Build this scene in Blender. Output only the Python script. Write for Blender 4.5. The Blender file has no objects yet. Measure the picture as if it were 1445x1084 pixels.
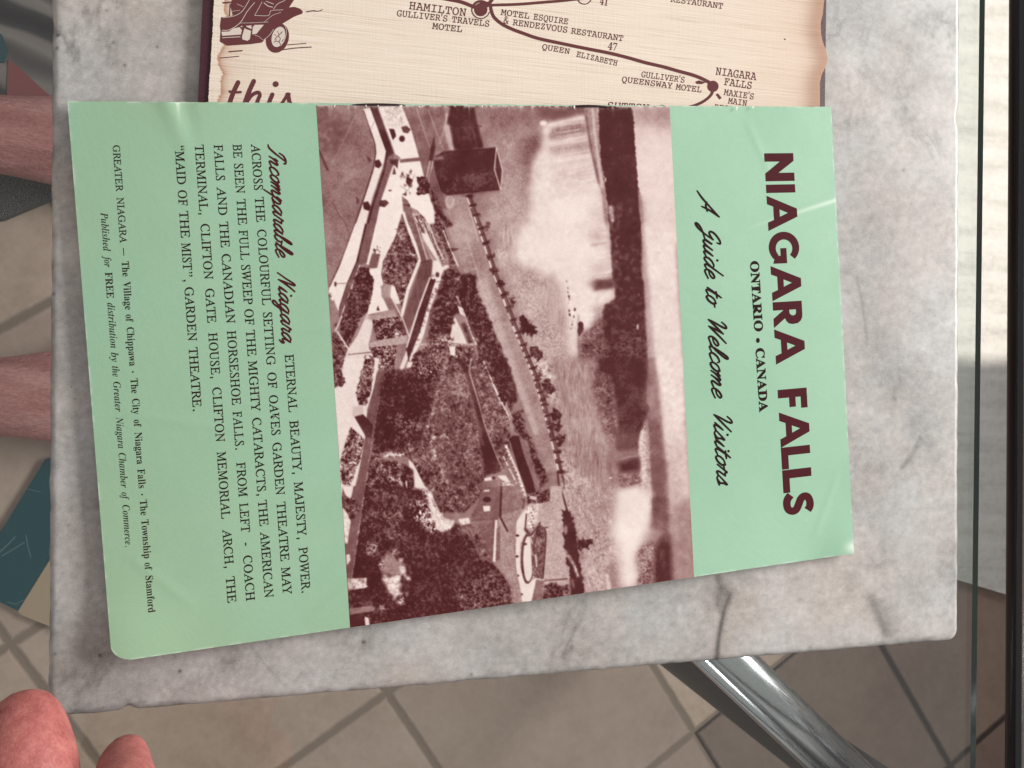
import bpy, bmesh, math, random, os
import numpy as np
from mathutils import Vector, Matrix

random.seed(7)
rng = np.random.default_rng(11)
SC = bpy.context.scene
COL = SC.collection

# ------------------------------------------------------------------ camera
PW, PH, F = 1445.0, 1084.0, 1150.0
PCX, PCY = PW / 2, PH / 2


def _n(v):
    return v / np.linalg.norm(v)


# axes of the table plane seen by the camera (x right, y down, z forward)
r1 = _n(np.array([(5300 - PCX) / F, (566 - PCY) / F, 1.0]))          # world +X
r2 = np.array([.0112, -1.0, .004])                                   # world +Y
r2 = _n(r2 - r1 * r1.dot(r2))
r3 = np.cross(r1, r2)                                                # world +Z
if r3[2] > 0:
    r3 = -r3
RM = np.stack([r1, r2, r3], axis=1)                                  # world -> camera
HC = 0.236                                                           # lens above the slab
CAM_POS = np.array([0.0, 0.0, HC])


def P(px, py, z=0.0):
    """pixel of the photograph -> point of the horizontal plane at height z"""
    d = np.stack([(np.asarray(px, float) - PCX) / F, (np.asarray(py, float) - PCY) / F,
                  np.ones_like(np.asarray(px, float))], axis=-1) @ RM
    t = (z - HC) / d[..., 2]
    return CAM_POS + d * t[..., None]


def PV(px, py, z=0.0):
    return Vector(P(px, py, z).tolist())


cd = bpy.data.cameras.new('camera')
cam = bpy.data.objects.new('camera', cd)
COL.objects.link(cam)
M3 = Matrix(((RM[0, 0], -RM[1, 0], -RM[2, 0]),
             (RM[0, 1], -RM[1, 1], -RM[2, 1]),
             (RM[0, 2], -RM[1, 2], -RM[2, 2])))
cam.matrix_world = Matrix.Translation(Vector(CAM_POS.tolist())) @ M3.to_4x4()
cd.sensor_width = 36
cd.lens = 36 * F / PW
cd.clip_start, cd.clip_end = 0.01, 60
cd.dof.use_dof = True
cd.dof.focus_distance = 0.245
cd.dof.aperture_fstop = 60
SC.camera = cam

# ------------------------------------------------------------------ light
w = bpy.data.worlds.new('World')
SC.world = w
w.use_nodes = True
bg = w.node_tree.nodes['Background']
bg.inputs[0].default_value = (1.0, 0.96, 0.93, 1)
bg.inputs[1].default_value = 0.50


def area(name, loc, target, size, power, col):
    ld = bpy.data.lights.new(name, 'AREA')
    ld.shape = 'RECTANGLE'
    ld.size, ld.size_y = size
    ld.energy = power
    ld.color = col
    o = bpy.data.objects.new(name, ld)
    COL.objects.link(o)
    o.location = loc
    o.rotation_euler = (Vector(target) - Vector(loc)).to_track_quat('-Z', 'Y').to_euler()
    return o


area('window_light', (1.25, 0.34, 0.52), (0.12, 0, 0), (0.9, 0.45), 37, (1.0, 0.985, 0.96))
FLOOR_Z = -0.47
sp = PV(1392, 190, FLOOR_Z)
sd = bpy.data.lights.new('sun_patch_light', 'SPOT')
sd.energy = 480
sd.color = (1.0, 0.93, 0.82)
sd.spot_blend = 0.05
sd.shadow_soft_size = 0.01
so = bpy.data.objects.new('sun_patch_light', sd)
COL.objects.link(so)
s_edge = PV(1392, 517, FLOOR_Z)
so.location = Vector((sp.x + .8, sp.y + .35, 2.1))
so.rotation_euler = (sp - so.location).to_track_quat('-Z', 'Y').to_euler()
a1 = (sp - so.location).normalized()
a2 = (s_edge - so.location).normalized()
sd.spot_size = 2 * a1.angle(a2)

vs = SC.view_settings
vs.view_transform = 'Standard'
vs.look = 'None'
vs.exposure = 0.0
vs.gamma = 1.0
SC.render.engine = 'CYCLES'
SC.cycles.max_bounces = 10
SC.cycles.transparent_max_bounces = 12


# ------------------------------------------------------------------ helpers
def srgb(r, g, b):
    f = lambda c: (c / 255 / 12.92) if c / 255 <= .04045 else ((c / 255 + .055) / 1.055) ** 2.4
    return (f(r), f(g), f(b))


def obj(name, me, mat=None, parent=None):
    o = bpy.data.objects.new(name, me)
    COL.objects.link(o)
    if mat is not None:
        me.materials.append(mat)
    if parent is not None:
        o.parent = parent
        o.matrix_parent_inverse = parent.matrix_world.inverted()
    return o


def empty(name, loc, label, cat):
    o = bpy.data.objects.new(name, None)
    COL.objects.link(o)
    o.empty_display_size = .02
    o.location = loc
    o.matrix_world = Matrix.Translation(Vector(loc))
    o['label'] = label
    o['category'] = cat
    return o


def tag(o, label, cat):
    o['label'] = label
    o['category'] = cat


def mesh(name, v, f, smooth=False):
    me = bpy.data.meshes.new(name)
    me.from_pydata([tuple(map(float, p)) for p in v], [], f)
    if smooth:
        me.polygons.foreach_set('use_smooth', [True] * len(me.polygons))
    me.update()
    return me


def grid_mesh(name, pts, smooth=True):
    """pts: (rows, cols, 3) array -> quad grid"""
    R, C = pts.shape[:2]
    me = bpy.data.meshes.new(name)
    me.vertices.add(R * C)
    me.vertices.foreach_set('co', pts.reshape(-1).astype(np.float32))
    i = np.arange(R - 1)[:, None] * C + np.arange(C - 1)[None, :]
    q = np.stack([i, i + C, i + C + 1, i + 1], axis=-1).reshape(-1, 4)
    n = len(q)
    me.loops.add(n * 4)
    me.loops.foreach_set('vertex_index', q.reshape(-1).astype(np.int32))
    me.polygons.add(n)
    me.polygons.foreach_set('loop_start', (np.arange(n) * 4).astype(np.int32))
    me.polygons.foreach_set('loop_total', np.full(n, 4, np.int32))
    if smooth:
        me.polygons.foreach_set('use_smooth', np.ones(n, bool))
    me.update(calc_edges=True)
    me.validate()
    return me


def set_attr(me, name, arr):
    a = me.attributes.new(name, 'FLOAT', 'POINT')
    a.data.foreach_set('value', arr.reshape(-1).astype(np.float32))


class NT:
    """small node tree builder"""

    def __init__(s, name):
        s.m = bpy.data.materials.new(name)
        s.m.use_nodes = True
        s.t = s.m.node_tree
        s.b = s.t.nodes['Principled BSDF']
        s.out = s.t.nodes['Material Output']

    def n(s, kind, **kw):
        nd = s.t.nodes.new(kind)
        for k, v in kw.items():
            setattr(nd, k, v)
        return nd

    def l(s, a, b):
        s.t.links.new(a, b)

    def inp(s, sock, v):
        if hasattr(v, 'is_linked') or isinstance(v, bpy.types.NodeSocket):
            s.l(v, sock)
        else:
            sock.default_value = v

    def math(s, op, a, b=0.0, clamp=False):
        nd = s.n('ShaderNodeMath', operation=op, use_clamp=clamp)
        s.inp(nd.inputs[0], a)
        s.inp(nd.inputs[1], b)
        return nd.outputs[0]

    def noise(s, scale, detail=4, rough=.55, vec=None, dist=0):
        nd = s.n('ShaderNodeTexNoise')
        nd.inputs['Scale'].default_value = scale
        nd.inputs['Detail'].default_value = detail
        nd.inputs['Roughness'].default_value = rough
        nd.inputs['Distortion'].default_value = dist
        if vec is not None:
            s.l(vec, nd.inputs['Vector'])
        return nd.outputs['Fac']

    def coords(s, kind='Object', rot=0, scale=(1, 1, 1)):
        tc = s.n('ShaderNodeTexCoord')
        mp = s.n('ShaderNodeMapping')
        mp.inputs['Rotation'].default_value = (0, 0, rot)
        mp.inputs['Scale'].default_value = scale
        s.l(tc.outputs[kind], mp.inputs['Vector'])
        return mp.outputs[0]

    def ramp(s, fac, stops):
        nd = s.n('ShaderNodeValToRGB')
        e = nd.color_ramp.elements
        while len(e) < len(stops):
            e.new(.5)
        for el, (p, c) in zip(e, stops):
            el.position = p
            el.color = (*c, 1)
        s.inp(nd.inputs[0], fac)
        return nd.outputs[0]

    def mix(s, fac, a, b, mode='MIX'):
        nd = s.n('ShaderNodeMix', data_type='RGBA', blend_type=mode)
        s.inp(nd.inputs[0], fac)
        for k, v in ((6, a), (7, b)):
            if isinstance(v, tuple):
                nd.inputs[k].default_value = (*v, 1)
            else:
                s.l(v, nd.inputs[k])
        return nd.outputs[2]

    def attr(s, name):
        nd = s.n('ShaderNodeAttribute')
        nd.attribute_name = name
        return nd.outputs['Fac']

    def bump(s, h, strength, dist=.001):
        nd = s.n('ShaderNodeBump')
        nd.inputs['Strength'].default_value = strength
        nd.inputs['Distance'].default_value = dist
        s.l(h, nd.inputs['Height'])
        s.l(nd.outputs[0], s.b.inputs['Normal'])

    def set(s, col=None, rough=.5, metal=0., spec=.5):
        if col is not None:
            if isinstance(col, tuple):
                s.b.inputs['Base Color'].default_value = (*col, 1)
            else:
                s.l(col, s.b.inputs['Base Color'])
        s.inp(s.b.inputs['Roughness'], rough)
        s.b.inputs['Metallic'].default_value = metal
        s.b.inputs['Specular IOR Level'].default_value = spec
        return s.m


# ------------------------------------------------------------------ painter (tones of printed / natural patterns)
def blur(a, r):
    if r <= 0:
        return a
    k = max(1, int(round(r)))
    for _ in range(2):
        for ax in (0, 1):
            pad = [(0, 0), (0, 0)]
            pad[ax] = (k + 1, k)
            c = np.cumsum(np.pad(a, pad, mode='edge'), axis=ax)
            n = a.shape[ax]
            hi = np.take(c, np.arange(n) + 2 * k + 1, axis=ax)
            lo = np.take(c, np.arange(n), axis=ax)
            a = (hi - lo) / (2 * k + 1)
    return a


def nf(shape, r, aniso=None):
    a = rng.standard_normal(shape)
    a = blur(a, r)
    if aniso:
        ax, rr = aniso
        k = int(rr)
        pad = [(0, 0), (0, 0)]
        pad[ax] = (k + 1, k)
        c = np.cumsum(np.pad(a, pad, mode='wrap'), axis=ax)
        n = a.shape[ax]
        a = (np.take(c, np.arange(n) + 2 * k + 1, axis=ax) - np.take(c, np.arange(n), axis=ax))
    return (a - a.mean()) / (a.std() + 1e-9)


class Canvas:
    def __init__(s, x0, y0, w, h, S, base):
        s.x0, s.y0, s.S = x0, y0, S
        s.W, s.H = int(w * S), int(h * S)
        s.a = np.full((s.H, s.W), float(base))
        s.cr = (0, 0, 1)
        sh = s.a.shape
        s.fine, s.mid, s.big = nf(sh, 1), nf(sh, 3), nf(sh, 12)
        s.streak = nf(sh, 1, (0, 9))
        s.fol = .8 * s.fine + .6 * nf(sh, 2) + .5 * s.mid + .3 * nf(sh, 6)
        s.fol /= s.fol.std()

    def crop(s, ox, oy, sc):
        s.cr = (ox, oy, sc)

    def pt(s, p):
        ox, oy, sc = s.cr
        return ((ox + p[0] / sc - s.x0) * s.S, (oy + p[1] / sc - s.y0) * s.S)

    def _mask(s, pts, f):
        m = int(3 * f + 3)
        xs = [p[0] for p in pts]
        ys = [p[1] for p in pts]
        xa, xb = max(0, int(min(xs)) - m), min(s.W, int(max(xs)) + m + 2)
        ya, yb = max(0, int(min(ys)) - m), min(s.H, int(max(ys)) + m + 2)
        if xa >= xb or ya >= yb:
            return None
        SS = 2
        X = (np.arange((xb - xa) * SS) + .5) / SS + xa
        Y = (np.arange((yb - ya) * SS) + .5) / SS + ya
        X, Y = np.meshgrid(X, Y)
        ins = np.zeros(X.shape, bool)
        n = len(pts)
        for i in range(n):
            x1, y1 = pts[i]
            x2, y2 = pts[(i + 1) % n]
            if y1 == y2:
                continue
            c = (Y > min(y1, y2)) & (Y <= max(y1, y2))
            ins ^= c & (X < (x2 - x1) * (Y - y1) / (y2 - y1) + x1)
        mk = ins.reshape(yb - ya, SS, xb - xa, SS).mean((1, 3))
        if f:
            mk = blur(mk, f)
        return (slice(ya, yb), slice(xa, xb)), mk

    def poly(s, pts, tone, f=0, tex=None, amp=0, wob=0, al=1.0):
        p = [s.pt(q) for q in pts]
        if wob:
            q = []
            for i in range(len(p)):
                a, b = np.array(p[i]), np.array(p[(i + 1) % len(p)])
                L = np.linalg.norm(b - a)
                k = max(1, int(L / 4))
                for j in range(k):
                    q.append(tuple(a + (b - a) * j / k + rng.normal(0, wob * s.S, 2)))
            p = q
        r = s._mask(p, f * s.S)
        if r is None:
            return
        sl, mk = r
        t = tone
        if tex is not None:
            amp = amp * {'fine': .45, 'fol': 1.05, 'streak': .55}.get(tex, 1)
            t = np.clip(tone + amp * getattr(s, tex)[sl], 0, 1)
        s.a[sl] = s.a[sl] * (1 - mk * al) + t * mk * al

    def line(s, pts, wd, tone, f=0, tex=None, amp=0, al=1.0):
        p = [np.array(q, float) for q in pts]
        for a, b in zip(p[:-1], p[1:]):
            d = b - a
            L = np.linalg.norm(d)
            if L == 0:
                continue
            n = np.array([-d[1], d[0]]) / L * wd / 2
            s.poly([a + n, b + n, b - n, a - n], tone, f, tex, amp, 0, al)

    def ell(s, x, y, rx, ry, tone, f=0, tex=None, amp=0, wob=0, al=1.0, rot=0):
        c, sn = math.cos(rot), math.sin(rot)
        s.poly([(x + rx * math.cos(t) * c - ry * math.sin(t) * sn, y + rx * math.cos(t) * sn + ry * math.sin(t) * c)
                for t in np.linspace(0, 2 * math.pi, 28)[:-1]], tone, f, tex, amp, wob, al)

    def sample(s, px, py):
        x = np.clip((px - s.x0) * s.S - .5, 0, s.W - 1.001)
        y = np.clip((py - s.y0) * s.S - .5, 0, s.H - 1.001)
        xi, yi = x.astype(int), y.astype(int)
        fx, fy = x - xi, y - yi
        a = s.a
        return (a[yi, xi] * (1 - fx) * (1 - fy) + a[yi, xi + 1] * fx * (1 - fy)
                + a[yi + 1, xi] * (1 - fx) * fy + a[yi + 1, xi + 1] * fx * fy)


def homog(src, dst):
    A = []
    for (x, y), (u, v) in zip(src, dst):
        A.append([x, y, 1, 0, 0, 0, -u * x, -u * y, -u])
        A.append([0, 0, 0, x, y, 1, -v * x, -v * y, -v])
    return np.linalg.svd(np.array(A, float))[2][-1].reshape(3, 3)


def ap(Hm, x, y):
    x, y = np.asarray(x, float), np.asarray(y, float)
    d = Hm[2, 0] * x + Hm[2, 1] * y + Hm[2, 2]
    return (Hm[0, 0] * x + Hm[0, 1] * y + Hm[0, 2]) / d, (Hm[1, 0] * x + Hm[1, 1] * y + Hm[1, 2]) / d


#@@SETTING
# ------------------------------------------------------------------ the setting: floor
# grout crossings of the diagonal tiles
X4 = [(15, 900), (545, 978), (978, 1032), (1342, 1074)]
W4 = [P(x, y, FLOOR_Z)[:2] for x, y in X4]
dg = (W4[3] - W4[0]) / 3
TILE = float(np.linalg.norm(dg)) / math.sqrt(2)
ang = math.atan2(dg[1], dg[0]) - math.pi / 4
T0 = W4[1]


def floor_mat():
    t = NT('floor_tile')
    tc = t.n('ShaderNodeTexCoord')
    mp = t.n('ShaderNodeMapping', vector_type='TEXTURE')
    mp.inputs['Location'].default_value = (T0[0], T0[1], 0)
    mp.inputs['Rotation'].default_value = (0, 0, ang)
    mp.inputs['Scale'].default_value = (TILE, TILE, TILE)
    t.l(tc.outputs['Object'], mp.inputs['Vector'])
    wob = t.noise(26, 3, .6, mp.outputs[0])
    sx = t.n('ShaderNodeSeparateXYZ')
    t.l(mp.outputs[0], sx.inputs[0])
    ds = []
    for k in (0, 1):
        v = t.math('ADD', sx.outputs[k], t.math('MULTIPLY', t.math('SUBTRACT', wob, .5), .010))
        fr = t.math('FRACT', t.math('ADD', v, .5))
        ds.append(t.math('ABSOLUTE', t.math('SUBTRACT', fr, .5)))
    d = t.math('MINIMUM', ds[0], ds[1])
    gro = t.n('ShaderNodeMapRange', interpolation_type='SMOOTHSTEP')
    gro.inputs[1].default_value, gro.inputs[2].default_value = .006, .026
    t.l(d, gro.inputs[0])
    cell = t.n('ShaderNodeTexWhiteNoise', noise_dimensions='2D')
    fl = t.n('ShaderNodeVectorMath', operation='FLOOR')
    t.l(mp.outputs[0], fl.inputs[0])
    t.l(fl.outputs[0], cell.inputs['Vector'])
    n1 = t.noise(2.2, 6, .6, mp.outputs[0])
    n2 = t.noise(22, 7, .75, mp.outputs[0])
    mixn = t.math('ADD', t.math('MULTIPLY', n1, .55), t.math('MULTIPLY', n2, .45))
    c = t.ramp(mixn, [(.3, (.34, .24, .185)), (.5, (.47, .35, .28)), (.7, (.57, .44, .365))])
    c = t.mix(t.math('MULTIPLY', cell.outputs['Value'], .5), c, (.16, .11, .095))
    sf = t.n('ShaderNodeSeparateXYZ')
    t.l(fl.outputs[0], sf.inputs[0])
    dark = t.math('GREATER_THAN', t.math('ADD', sf.outputs[0], sf.outputs[1]), 1.5)  # shade beyond the crossbar, painted into the colour of these tiles
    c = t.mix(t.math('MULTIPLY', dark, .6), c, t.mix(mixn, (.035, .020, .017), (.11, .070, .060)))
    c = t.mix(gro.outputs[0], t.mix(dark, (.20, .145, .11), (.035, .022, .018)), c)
    t.bump(gro.outputs[0], .6, .002)
    return t.set(c, .5, 0, .35)


fm = mesh('floor', [(-6, -6, FLOOR_Z), (6, -6, FLOOR_Z), (6, 6, FLOOR_Z), (-6, 6, FLOOR_Z)], [(0, 1, 2, 3)])
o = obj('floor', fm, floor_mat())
o['kind'] = 'structure'

# pale stone paving that starts right of the table
t = NT('pale_stone')
v = t.coords()
n1 = t.noise(9, 6, .6, t.coords(rot=.35, scale=(1, 7, 1)))
n2 = t.noise(160, 3, .6, v)
c = t.ramp(t.math('ADD', t.math('MULTIPLY', n1, .7), t.math('MULTIPLY', n2, .3)),
           [(.3, (.30, .29, .275)), (.5, (.42, .41, .395)), (.7, (.50, .49, .475))])
m_pale = t.set(c, .6)
zz = FLOOR_Z + .012
vv = [PV(x, y, zz) for x, y in ((1300, 803), (1440, 845), (1640, 905), (1640, -400), (1300, -400))]
vt = [(p.x, p.y, zz) for p in vv] + [(p.x, p.y, FLOOR_Z - .01) for p in vv]
o = obj('paving', mesh('paving', vt, [(0, 1, 2, 3, 4)] + [(i, i + 5, (i + 1) % 5 + 5, (i + 1) % 5) for i in range(5)]), m_pale)
o['kind'] = 'structure'


def slab_prism(pts_px, z0, z1):
    a = [P(x, y, z1) for x, y in pts_px]
    n = len(a)
    v = [(p[0], p[1], z1) for p in a] + [(p[0], p[1], z0) for p in a]
    f = [tuple(range(n))[::-1]] + [(i, (i + 1) % n, n + (i + 1) % n, n + i) for i in range(n)] + [tuple(range(n, 2 * n))]
    me = mesh('prism', v, f)
    bm = bmesh.new()
    bm.from_mesh(me)
    bmesh.ops.recalc_face_normals(bm, faces=bm.faces)
    bm.to_mesh(me)
    bm.free()
    return me


# unseen wall added to block the lamp and shade the paving
t = NT('blocker_plaster')
n1 = t.noise(30, 5, .6)
m_blocker = t.set(t.ramp(n1, [(.3, (.5, .49, .47)), (.7, (.62, .61, .59))]), .8, 0, .2)
wl = mesh('light_blocker', [(x, y, z) for x in (1.0, 1.08) for y in (-1.6, 2.2) for z in (FLOOR_Z + .0125, .26)],
          [(0, 1, 3, 2), (4, 6, 7, 5), (0, 4, 5, 1), (2, 3, 7, 6), (1, 5, 7, 3), (0, 2, 6, 4)])
wo = obj('light_blocker', wl, m_blocker)
tag(wo, 'unseen pale wall added to shade the stone paving beside the table', 'wall')

# rug on the floor, far left top
t = NT('rug_weave')
v = t.coords(rot=.5, scale=(1, 1.6, 1))
sw = t.n('ShaderNodeTexWave', wave_type='RINGS')
sw.inputs['Scale'].default_value = 5.2
sw.inputs['Distortion'].default_value = 5
sw.inputs['Detail'].default_value = 2
t.l(v, sw.inputs['Vector'])
n = t.noise(420, 3, .7)
c = t.ramp(sw.outputs[0], [(.0, (.03, .026, .028)), (.25, (.06, .052, .056)), (.45, (.24, .205, .19)), (.8, (.28, .24, .22)), (1, (.10, .085, .085))])
c = t.mix(t.math('MULTIPLY', n, .5), c, (.03, .03, .035))
m_rug = t.set(c, .95, 0, .1)
t.bump(n, .5, .001)
rug = empty('rug', PV(20, 40, FLOOR_Z + .001), 'dark grey swirl patterned rug on the floor by the bare feet', 'rug')
obj('pile', slab_prism([(-420, -260), (130, -260), (130, 170), (60, 140), (30, 175), (-420, 190)], FLOOR_Z + .001, FLOOR_Z + .008), m_rug, rug)


def plain(name, col, rough=.6, var=.25, sc=60, spec=.3):
    t = NT(name)
    n = t.noise(sc, 5, .65)
    c = t.mix(t.math('MULTIPLY', n, var * 2), col, tuple(x * .45 for x in col))
    return t.set(c, rough, 0, spec)


obj('pink_patch', slab_prism([(9, 140), (12, 84), (30, 98), (62, 128), (90, 150), (60, 160)], FLOOR_Z + .007, FLOOR_Z + .009), plain('rug_pink', (.24, .075, .08), .95, .2, 300, .1), rug)
obj('teal_patch', slab_prism([(-60, 30), (2, 48), (10, 70), (6, 88), (-60, 90)], FLOOR_Z + .007, FLOOR_Z + .009), plain('rug_teal', (.03, .075, .085), .95, .2, 300, .1), rug)

# teal mat lower left
tm = obj('floor_mat', slab_prism([(-150, 985), (-150, 775), (0, 752), (64, 648), (100, 640), (100, 745), (62, 802), (25, 862), (0, 850), (-60, 825)], FLOOR_Z + .001, FLOOR_Z + .006),
         plain('mat_teal', (.010, .072, .090), .75, .4, 420, .1))
tan_ = slab_prism([(25.5, 862.5), (62.5, 802.5), (90, 760), (90, 892), (30, 868)], FLOOR_Z + .001, FLOOR_Z + .0055)
obj('border', tan_, plain('mat_tan', (.40, .30, .21), .8, .25, 200, .1), tm)
m_scr = plain('mat_scratch', (.085, .15, .16), .7, .2, 200, .2)
for a_ in ([(-6, 783), (10, 768), (21, 757), (22, 758.5), (11, 770), (-5, 785)], [(2, 784), (34, 765), (35, 766.2), (3, 785.6)], [(35.5, 755), (37, 755), (40, 772), (44, 786), (42.6, 786.6), (38.6, 772)],
           [(40, 690), (58, 694), (58, 695), (40, 691.2)], [(10, 849), (22, 852), (34, 846), (34, 847.2), (22, 853.4), (10, 850.2)]):
    obj('scratch', slab_prism(a_, FLOOR_Z + .0058, FLOOR_Z + .0063), m_scr, tm)
tag(tm, 'flat dark teal mat lying on the brown floor tiles under the glass', 'mat')

# ------------------------------------------------------------------ the table
SLAB_T = 0.02
GZ = -SLAB_T
table = empty('glass_table', (0.02, 0, FLOOR_Z), 'glass topped table with chrome frame standing on brown tiles', 'table')
t = NT('clear_glass')
tr = t.n('ShaderNodeBsdfTransparent')
tr.inputs[0].default_value = (.93, .96, .95, 1)
gl = t.n('ShaderNodeBsdfGlossy')
gl.inputs['Roughness'].default_value = .02
fr = t.n('ShaderNodeFresnel')
gb_ = t.n('ShaderNodeNewGeometry')
mr_ = t.n('ShaderNodeMapRange')
mr_.inputs[3].default_value, mr_.inputs[4].default_value = 1.5, 1 / 1.5
t.l(gb_.outputs['Backfacing'], mr_.inputs[0])
t.l(mr_.outputs[0], fr.inputs[0])
mx = t.n('ShaderNodeMixShader')
t.l(fr.outputs[0], mx.inputs[0])
t.l(tr.outputs[0], mx.inputs[1])
t.l(gl.outputs[0], mx.inputs[2])
t.l(mx.outputs[0], t.out.inputs['Surface'])
m_glass = t.m
t = NT('glass_edge')
m_gedge = t.set((.012, .05, .043), .15, 0, .5)
GT = .0026
ga, gb = PV(1401, -900, GZ), PV(1374, 1300, GZ)
gx = [ga, gb, Vector((-.87, gb.y, GZ)), Vector((-.87, ga.y, GZ))]
v = [tuple(p) for p in gx] + [(p.x, p.y, GZ - GT) for p in gx]
gm = mesh('glass_top', v, [(3, 2, 1, 0), (4, 5, 6, 7), (0, 1, 5, 4), (1, 2, 6, 5), (2, 3, 7, 6), (3, 0, 4, 7)])
bm = bmesh.new(); bm.from_mesh(gm); bmesh.ops.recalc_face_normals(bm, faces=bm.faces); bm.to_mesh(gm); bm.free()
gtop = obj('glass_top', gm, m_glass, table)
gm.materials.append(m_gedge)
for p in gm.polygons:
    if abs(p.normal.z) < .5:
        p.material_index = 1

t = NT('chrome')
n = t.noise(300, 3, .6)
m_chrome = t.set((.055, .055, .058), t.math('MULTIPLY_ADD', n, .2, ), 1.0)
t.b.inputs['Roughness'].default_value = .2
for l_ in list(t.b.inputs['Roughness'].links):
    t.t.links.remove(l_)
t.b.inputs['Roughness'].default_value = .22


def bar(name, a, b, wd, hh, mat, parent, bev=.003):
    a, b = Vector(a), Vector(b)
    d = (b - a)
    L = d.length
    bm = bmesh.new()
    bmesh.ops.create_cube(bm, size=1)
    for q in bm.verts:
        q.co.x *= L
        q.co.y *= wd
        q.co.z *= hh
    bmesh.ops.bevel(bm, geom=list(bm.edges), offset=bev, segments=3, affect='EDGES', profile=.5)
    me = bpy.data.meshes.new(name)
    bm.to_mesh(me)
    bm.free()
    me.polygons.foreach_set('use_smooth', [True] * len(me.polygons))
    o = obj(name, me, mat)
    o.matrix_world = Matrix.Translation((a + b) / 2) @ d.to_track_quat('X', 'Z').to_matrix().to_4x4()
    o.parent = parent
    o.matrix_parent_inverse = parent.matrix_world.inverted()
    return o


def tube(name, a, b, r, mat, parent, seg=32):
    a, b = Vector(a), Vector(b)
    d = b - a
    bm = bmesh.new()
    bmesh.ops.create_cone(bm, cap_ends=True, segments=seg, radius1=r, radius2=r, depth=d.length)
    me = bpy.data.meshes.new(name)
    bm.to_mesh(me)
    bm.free()
    for p in me.polygons:
        p.use_smooth = abs(p.normal.z) < .9
    o = obj(name, me, mat)
    o.matrix_world = Matrix.Translation((a + b) / 2) @ d.to_track_quat('Z', 'Y').to_matrix().to_4x4()
    o.parent = parent
    o.matrix_parent_inverse = parent.matrix_world.inverted()
    return o


t = NT('polished_steel')
m_steel = t.set((.58, .58, .60), t.math('MULTIPLY', t.noise(40, 4, .7), .5), 1.0)
rz = GZ - .004
ra, rb = P(1447, -900, rz), P(1435, 1300, rz)
RW = .024
off = RW / 2
RA = Vector((ra[0] + off, ra[1], rz - .004)); RB = Vector((rb[0] + off, rb[1], rz - .004))
bar('rail', RA, RB, RW, .008, m_chrome, table, .003)
# pale steel strip added along the rail as its painted highlight
bar('rail_highlight', RA + Vector((-.0092, 0, .0042)), RB + Vector((-.0092, 0, .0042)), .0022, .003, m_steel, table, .001)
LX = -.85
bar('rail', (LX, RA.y, RA.z), (LX, RB.y, RA.z), RW, .008, m_chrome, table, .003)
bar('rail', (LX + .013, RA.y - .012, RA.z), (RA.x - .013, RA.y - .012, RA.z), RW, .008, m_chrome, table, .003)
bar('rail', (LX + .013, RB.y + .012, RA.z), (RB.x - .013, RB.y + .012, RA.z), RW, .008, m_chrome, table, .003)
for (x, y) in ((LX, RA.y), (LX, RB.y), (RA.x, RA.y), (RB.x, RB.y)):
    bar('leg', (x, y, FLOOR_Z), (x, y, RA.z - .0045), RW, RW, m_chrome, table, .003)
cz = GZ - GT - .045
ca, cb = PV(985, 885, cz), PV(1330, 1215, cz)
ca2 = ca + (ca - cb).normalized() * .12
tube('crossbar', ca2, cb, .0088, m_steel, table)
tube('crossbar_strip', ca2 + Vector((-.0085, -.005, .004)), cb + Vector((-.0085, -.005, .004)), .0028, m_steel, table)

# ------------------------------------------------------------------ the marble slab
SZ = 0.0
sx0 = P(69, 540)[0]
sx1 = P(1355, 540)[0]
sy0 = 0.5 * (P(60, 1013)[1] + P(1352, 906)[1])
sy1 = P(700, -330)[1]
NX, NY = 640, 640
u = np.linspace(0, 1, NX)
vv_ = np.linspace(0, 1, NY)
U, V = np.meshgrid(sx0 + (sx1 - sx0) * u, sy0 + (sy1 - sy0) * vv_)
# uneven sawn edge + rounded corners
rc = .004
X, Y = U.copy(), V.copy()
for cx_, cy_, sx_, sy_ in ((sx0, sy0, 1, 1), (sx1, sy0, -1, 1)):
    kx, ky = cx_ + sx_ * rc, cy_ + sy_ * rc
    inq = ((X - kx) * sx_ < 0) & ((Y - ky) * sy_ < 0)
    dd = np.hypot(X - kx, Y - ky)
    mxd = np.maximum(np.abs(X - kx), np.abs(Y - ky))
    s_ = np.where(inq & (dd > 1e-9), mxd / np.maximum(dd, 1e-9), 1)
    X = np.where(inq, kx + (X - kx) * s_, X)
    Y = np.where(inq, ky + (Y - ky) * s_, Y)
nb = np.clip(blur(rng.standard_normal((1, NX)), 3)[0], -1, 1) * .00022
nl = np.clip(blur(rng.standard_normal((1, NY)), 3)[0], -1, 1) * .00025
wy = np.exp(-((V - sy0) / .004) ** 2)
Y += nb[None, :] * wy
# chip in the front edge and one in the right edge
chx = P(180, 1005)[0]
Y += .0012 * np.exp(-((X - chx) / .0016) ** 2) * wy
chy = P(1356, 165)[1]
wr = np.exp(-((U - sx1) / .003) ** 2)
X += nl[:, None] * wr - .0012 * np.exp(-((Y - chy) / .003) ** 2) * wr
X -= nl[::-1][:, None] * np.exp(-((U - sx0) / .003) ** 2)
ed = np.minimum(np.minimum(U - sx0, sx1 - U), V - sy0)
rr = .0022
Z = np.where(ed < rr, -(rr - np.sqrt(np.maximum(rr * rr - (rr - ed) ** 2, 0))), 0.0) * .8
pts = np.stack([X, Y, Z], -1)
sm = grid_mesh('marble_slab', pts)
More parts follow.
